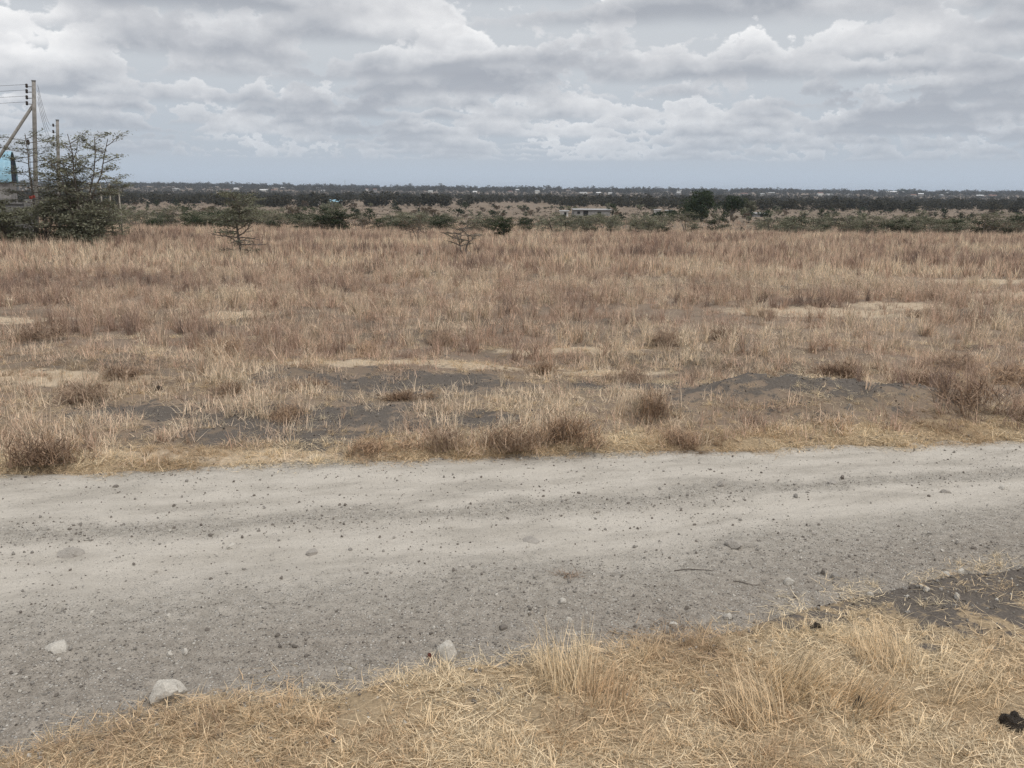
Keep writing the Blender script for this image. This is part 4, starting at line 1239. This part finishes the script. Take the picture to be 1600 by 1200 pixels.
# blue barrel-roofed shed behind the thicket
def shed():
    x, y = -38.2, 61.2
    b = gz(x, y)
    o = link('shed', None, loc=(x, y, b), rz=math.radians(23.0))
    L, W, eave = 9.0, 4.2, 3.35
    link('wall', Geo().box((0, 0, eave / 2 - 0.1), (L - 0.3, W - 0.3, eave + 0.2)).mesh('wall', M['grey_wall']), o)
    v, f, na, nl = [], [], 14, 60
    for i in range(nl + 1):
        for j in range(na + 1):
            t = math.pi * j / na
            rr = W / 2 + (0.02 if i % 2 else -0.02)
            v.append((-L / 2 + L * i / nl, -math.cos(t) * rr, eave + math.sin(t) * rr * 0.98))
    for i in range(nl):
        for j in range(na):
            q = i * (na + 1) + j
            f.append((q, q + 1, q + na + 2, q + na + 1))
    rf = Geo().add(v, f).mesh('roof', M['blue_sheet'])
    ro = link('roof', rf, o)
    sm_ = ro.modifiers.new('thickness', 'SOLIDIFY'); sm_.thickness = 0.02
    for sx in (-1, 1):
        g = Geo()
        arc = [(-math.cos(math.pi * j / 14) * (W / 2 - 0.08), eave + math.sin(math.pi * j / 14) * (W / 2 - 0.08) * 0.98) for j in range(15)]
        vs = [(sx * (L / 2 - 0.08), p[0], p[1]) for p in arc] + [(sx * (L / 2 - 0.14), p[0], p[1]) for p in arc]
        fs = [tuple(range(15)), tuple(range(29, 14, -1))] + [(j, j + 15, j + 16, j + 1) for j in range(14)]
        link('gable', g.add(vs, fs).mesh('gable', M['gable_shade']), o)
    prop(o, 'light blue barrel-roofed iron shed with a gable coloured dark as shade behind the thicket', 'shed')


shed()


def stone_wall():
    o = link('boundary_wall', None, loc=(-30.5, 48.4, gz(-28, 48.4)))
    r = np.random.default_rng(3)
    link('core', Geo().box((0, 0, 0.85), (10.0, 0.20, 2.1)).mesh('core', M['grey_wall']), o)
    blk = Geo().box((0, 0, 0), (0.385, 0.05, 0.185)).mesh('block', M['grey_wall'])
    for row in range(9):
        for c in range(25):
            bx = -4.8 + 0.4 * c + (0.2 if row % 2 else 0)
            if bx > 4.85 or bx < 1.0: continue
            link('block', blk, o, loc=(bx, -0.115 - 0.012 * r.random(), 0.1 + 0.2 * row))
    link('coping', Geo().box((0, 0, 1.95), (10.05, 0.34, 0.09)).mesh('coping', M['grey_wall']), o)
    for px_ in (2.9, 4.95):
        link('pillar', Geo().box((px_, -0.06, 1.0), (0.34, 0.38, 2.3)).mesh('pillar', M['grey_wall']), o)
    prop(o, 'grey block wall with pillars half hidden behind the thorn bushes', 'wall')
    s_ = link('sheet_panel', Geo().box((0, 0, 0), (1.1, 0.03, 0.36)).mesh('sheet_panel', M['violet']), loc=(-27.9, 48.05, gz(-28, 48.4) + 1.72))
    prop(s_, 'dark violet sheet panel fixed to the top of the grey wall', 'panel')


stone_wall()
for i, (fx, fy, fh) in enumerate([(-25.6, 55.6, 3.3), (-25.1, 55.9, 3.2), (-24.7, 56.2, 3.25), (-24.2, 56.4, 2.9), (-28.3, 47.6, 1.9), (-27.6, 47.5, 2.0)]):
    g = Geo().tube([(0, 0, -0.3), (0.02, 0, fh * 0.5), (-0.02 + 0.03 * (i % 3), 0.01, fh)], [0.055, 0.05, 0.042], 7)
    o = link('fence_post', g.mesh('fence_post', M['post'], True), loc=(fx, fy, gz(fx, fy)))
    prop(o, ['slim pale fence post beside the flat-topped tree, tallest of its row', 'second pale post of the row beside the flat-topped tree', 'third pale post of the row beside the flat-topped tree', 'shortest pale post at the open end of the row', 'pale timber post against the grey wall near the frame edge',
             'pale timber post against the grey wall near its pillar'][i], 'post', 'fence posts around the thicket')


def cloth():
    r = np.random.default_rng(4)
    xs, zs_ = np.meshgrid(np.linspace(-0.3, 0.3, 9), np.linspace(-0.14, 0.14, 6))
    v = [(a, 0.08 * math.sin(a * 19) + r.normal() * 0.02, c + 0.07 * math.sin(a * 11) + r.normal() * 0.015) for a, c in zip(xs.ravel(), zs_.ravel())]
    f = [(j * 9 + i, j * 9 + i + 1, j * 9 + i + 10, j * 9 + i + 9) for j in range(5) for i in range(8)]
    o = link('cloth_scrap', Geo().add(v, f).mesh('cloth_scrap', M['red_cloth']), loc=(-21.75, 41.5, 1.72), rz=0.4, sc=0.42)
    m_ = o.modifiers.new('thickness', 'SOLIDIFY'); m_.thickness = 0.012
    prop(o, 'crumpled scrap of red cloth snagged in the thorn bushes', 'cloth')


cloth()


def house(x, y, L, W, Hw, roof, wall, rz, label, pitch=0.28, openings=(), name='house', group=None):
    b = gz(x, y)
    o = link(name, None, loc=(x, y, b), rz=rz)
    link('wall', Geo().box((0, 0, Hw / 2 - 0.3), (L, W, Hw + 0.6)).mesh('wall', M[wall]), o)
    e = 0.35
    hh = W / 2 * pitch
    vs = [(sx * (L / 2 + e), sy * (W / 2 + e), Hw - e * pitch + dz) for dz in (0, 0.12) for sx in (-1, 1) for sy in (-1, 1)] + [(sx * (L / 2 + e), 0, Hw + hh + dz) for dz in (0, 0.12) for sx in (-1, 1)]
    fs = [(4, 6, 11, 10), (5, 10, 11, 7), (0, 8, 9, 2), (1, 3, 9, 8), (0, 2, 6, 4), (1, 5, 7, 3), (0, 4, 10, 8), (1, 8, 10, 5), (2, 9, 11, 6), (3, 7, 11, 9)]
    link('roof', Geo().add(vs, fs).mesh('roof', M[roof]), o)
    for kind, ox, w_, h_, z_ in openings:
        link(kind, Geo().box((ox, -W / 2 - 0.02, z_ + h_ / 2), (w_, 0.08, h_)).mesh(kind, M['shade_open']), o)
    return prop(o, label, 'building', group) if label else o


house(25.0, 288, 11.5, 5, 1.9, 'roof_tin', 'grey_wall', 0.05, 'long low grey building with a dark doorway on the pale grassland', 0.08, (('door', -2.0, 1.5, 1.6, 0.0), ('window', -4.2, 0.9, 0.7, 0.7), ('window', 2.2, 1.0, 0.7, 0.7)))
house(16.4, 286, 2.4, 2.4, 1.6, 'roof_tin', 'white_wall', 0.0, 'tiny white hut at the end of the long low building', 0.1, (('door', 0.3, 0.7, 1.3, 0.0),))
house(47.6, 299, 1.7, 1.6, 2.0, 'roof_tin', 'white_wall', 0.1, 'white kiosk among dark trees, first of a pair', 0.1, (('window', 0.0, 0.8, 0.7, 0.8),))
house(51.8, 301, 2.0, 1.6, 1.8, 'roof_tin', 'white_wall', -0.1, 'white kiosk among dark trees nearer the biggest round tree', 0.1, (('door', 0.2, 0.7, 1.4, 0.0),))
house(-109, 505, 5.0, 4, 2.2, 'roof_tin', 'white_wall', 0.2, 'small white hut at the near edge of the woodland', 0.2, (('door', 0.5, 0.9, 1.8, 0.0),))
house(-98.5, 511, 6.0, 4.5, 2.4, 'blue_sheet', 'grey_wall', -0.1, 'small hut with a bright blue roof at the near edge of the woodland', 0.45, (('door', -0.5, 0.9, 1.9, 0.0),))
house(84.0, 310, 4.0, 3.5, 1.1, 'roof_tin', 'grey_wall', 0.0, 'low pale shed just beyond the greener upright tree', 0.12, (('door', 0.5, 0.9, 1.2, 0.0),))
house(1010, 2420, 46, 16, 7.5, 'white_roof', 'white_wall', 0.02, 'long bright white warehouse on the skyline beside a big tree', 0.25, name='warehouse')
SPAN = [('under the far mast', -0.22), ('above the blue-roofed hut', -0.14), ('above the crooked tree', 0.02), ('above the long low building', 0.13), ('above the biggest round tree', 0.25), ('near the white warehouse', 0.45), ('at the far end of the skyline', 9)]
ROWS = {}
for i in range(44):
    a = -0.47 + 1.07 * np.clip((i // 4 + 0.5) / 11 + rng.normal() * 0.035, 0, 1)
    d = 1960 + 100 * rng.random() if rng.random() < 0.6 else 2300 + 200 * rng.random()
    where = [w for w, lim in SPAN if a < lim][0]
    tall_ = rng.random() < 0.3
    col = ['roof_tin', 'white_roof', 'roof_red'][rng.integers(0, 3)]
    word = {'roof_tin': 'tin-roofed', 'white_roof': 'white-roofed', 'roof_red': 'rust-roofed'}[col]
    o = house(a * d, d, 7 + 13 * rng.random() ** 2, 8, 7.0 if tall_ else 4.6, col, ['white_wall', 'grey_wall'][rng.integers(0, 2)], rng.random() * 0.8 - 0.4, None, 0.3)
    ROWS.setdefault((word, where), []).append(o)
for (w, where), objs in ROWS.items():
    label_in_order(objs, '{} ' + w + ' house from the left on the skyline ' + where, 'building', f'{w} skyline houses {where}')
plant_tree('broad_tree', round_tree(99, 15, 17, 1.0, 2.2, 900, 16, mat='dark_leaf', trunk_r=0.8), 1042, 2440, 'big flat rounded tree on the skyline beside the white warehouse')


def mast():
    x, y = -455, 2500
    b = gz(x, y)
    o = link('radio_mast', None, loc=(x, y, b))
    Hm = 24
    for sx, sy in ((-1, -1), (1, -1), (0, 1)):
        link('leg', Geo().tube([(sx * 0.9, sy * 0.8, 0), (sx * 0.25, sy * 0.22, Hm)], 0.13, 4).mesh('leg', M['steel']), o)
    g = Geo()
    for k_ in range(14):
        f0, f1 = 1 - 0.72 * k_ / 14, 1 - 0.72 * (k_ + 1) / 14
        g.tube([(-0.9 * f0, -0.8 * f0, Hm * k_ / 14), (0.9 * f1, -0.8 * f1, Hm * (k_ + 1) / 14)], 0.07, 3)
        g.tube([(0.9 * f0, -0.8 * f0, Hm * k_ / 14), (0, 0.8 * f1, Hm * (k_ + 1) / 14)], 0.07, 3)
    link('bracing', g.mesh('bracing', M['steel']), o)
    link('antenna', Geo().tube([(0, 0, Hm), (0, 0, Hm + 4)], 0.1, 4).mesh('antenna', M['steel']), o)
    prop(o, 'thin lattice radio mast on the skyline', 'mast')


mast()

# ================================================================== air
hm, n = new_mat('haze')
pv = n.node('ShaderNodeVolumePrincipled')
pv.inputs['Color'].default_value = (0.72, 0.84, 1.0, 1)
pv.inputs['Density'].default_value = 0.0001
pv.inputs['Anisotropy'].default_value = 0.2
out = n.node('ShaderNodeOutputMaterial')
hm.node_tree.links.new(pv.outputs[0], out.inputs['Volume'])
g = Geo().box((0, 4350, 13.5), (18000, 10300, 57))
hz_o = link('haze', g.mesh('haze', hm))
prop(hz_o, 'thin pale blue haze in the air over the plain', 'haze', kind='stuff')
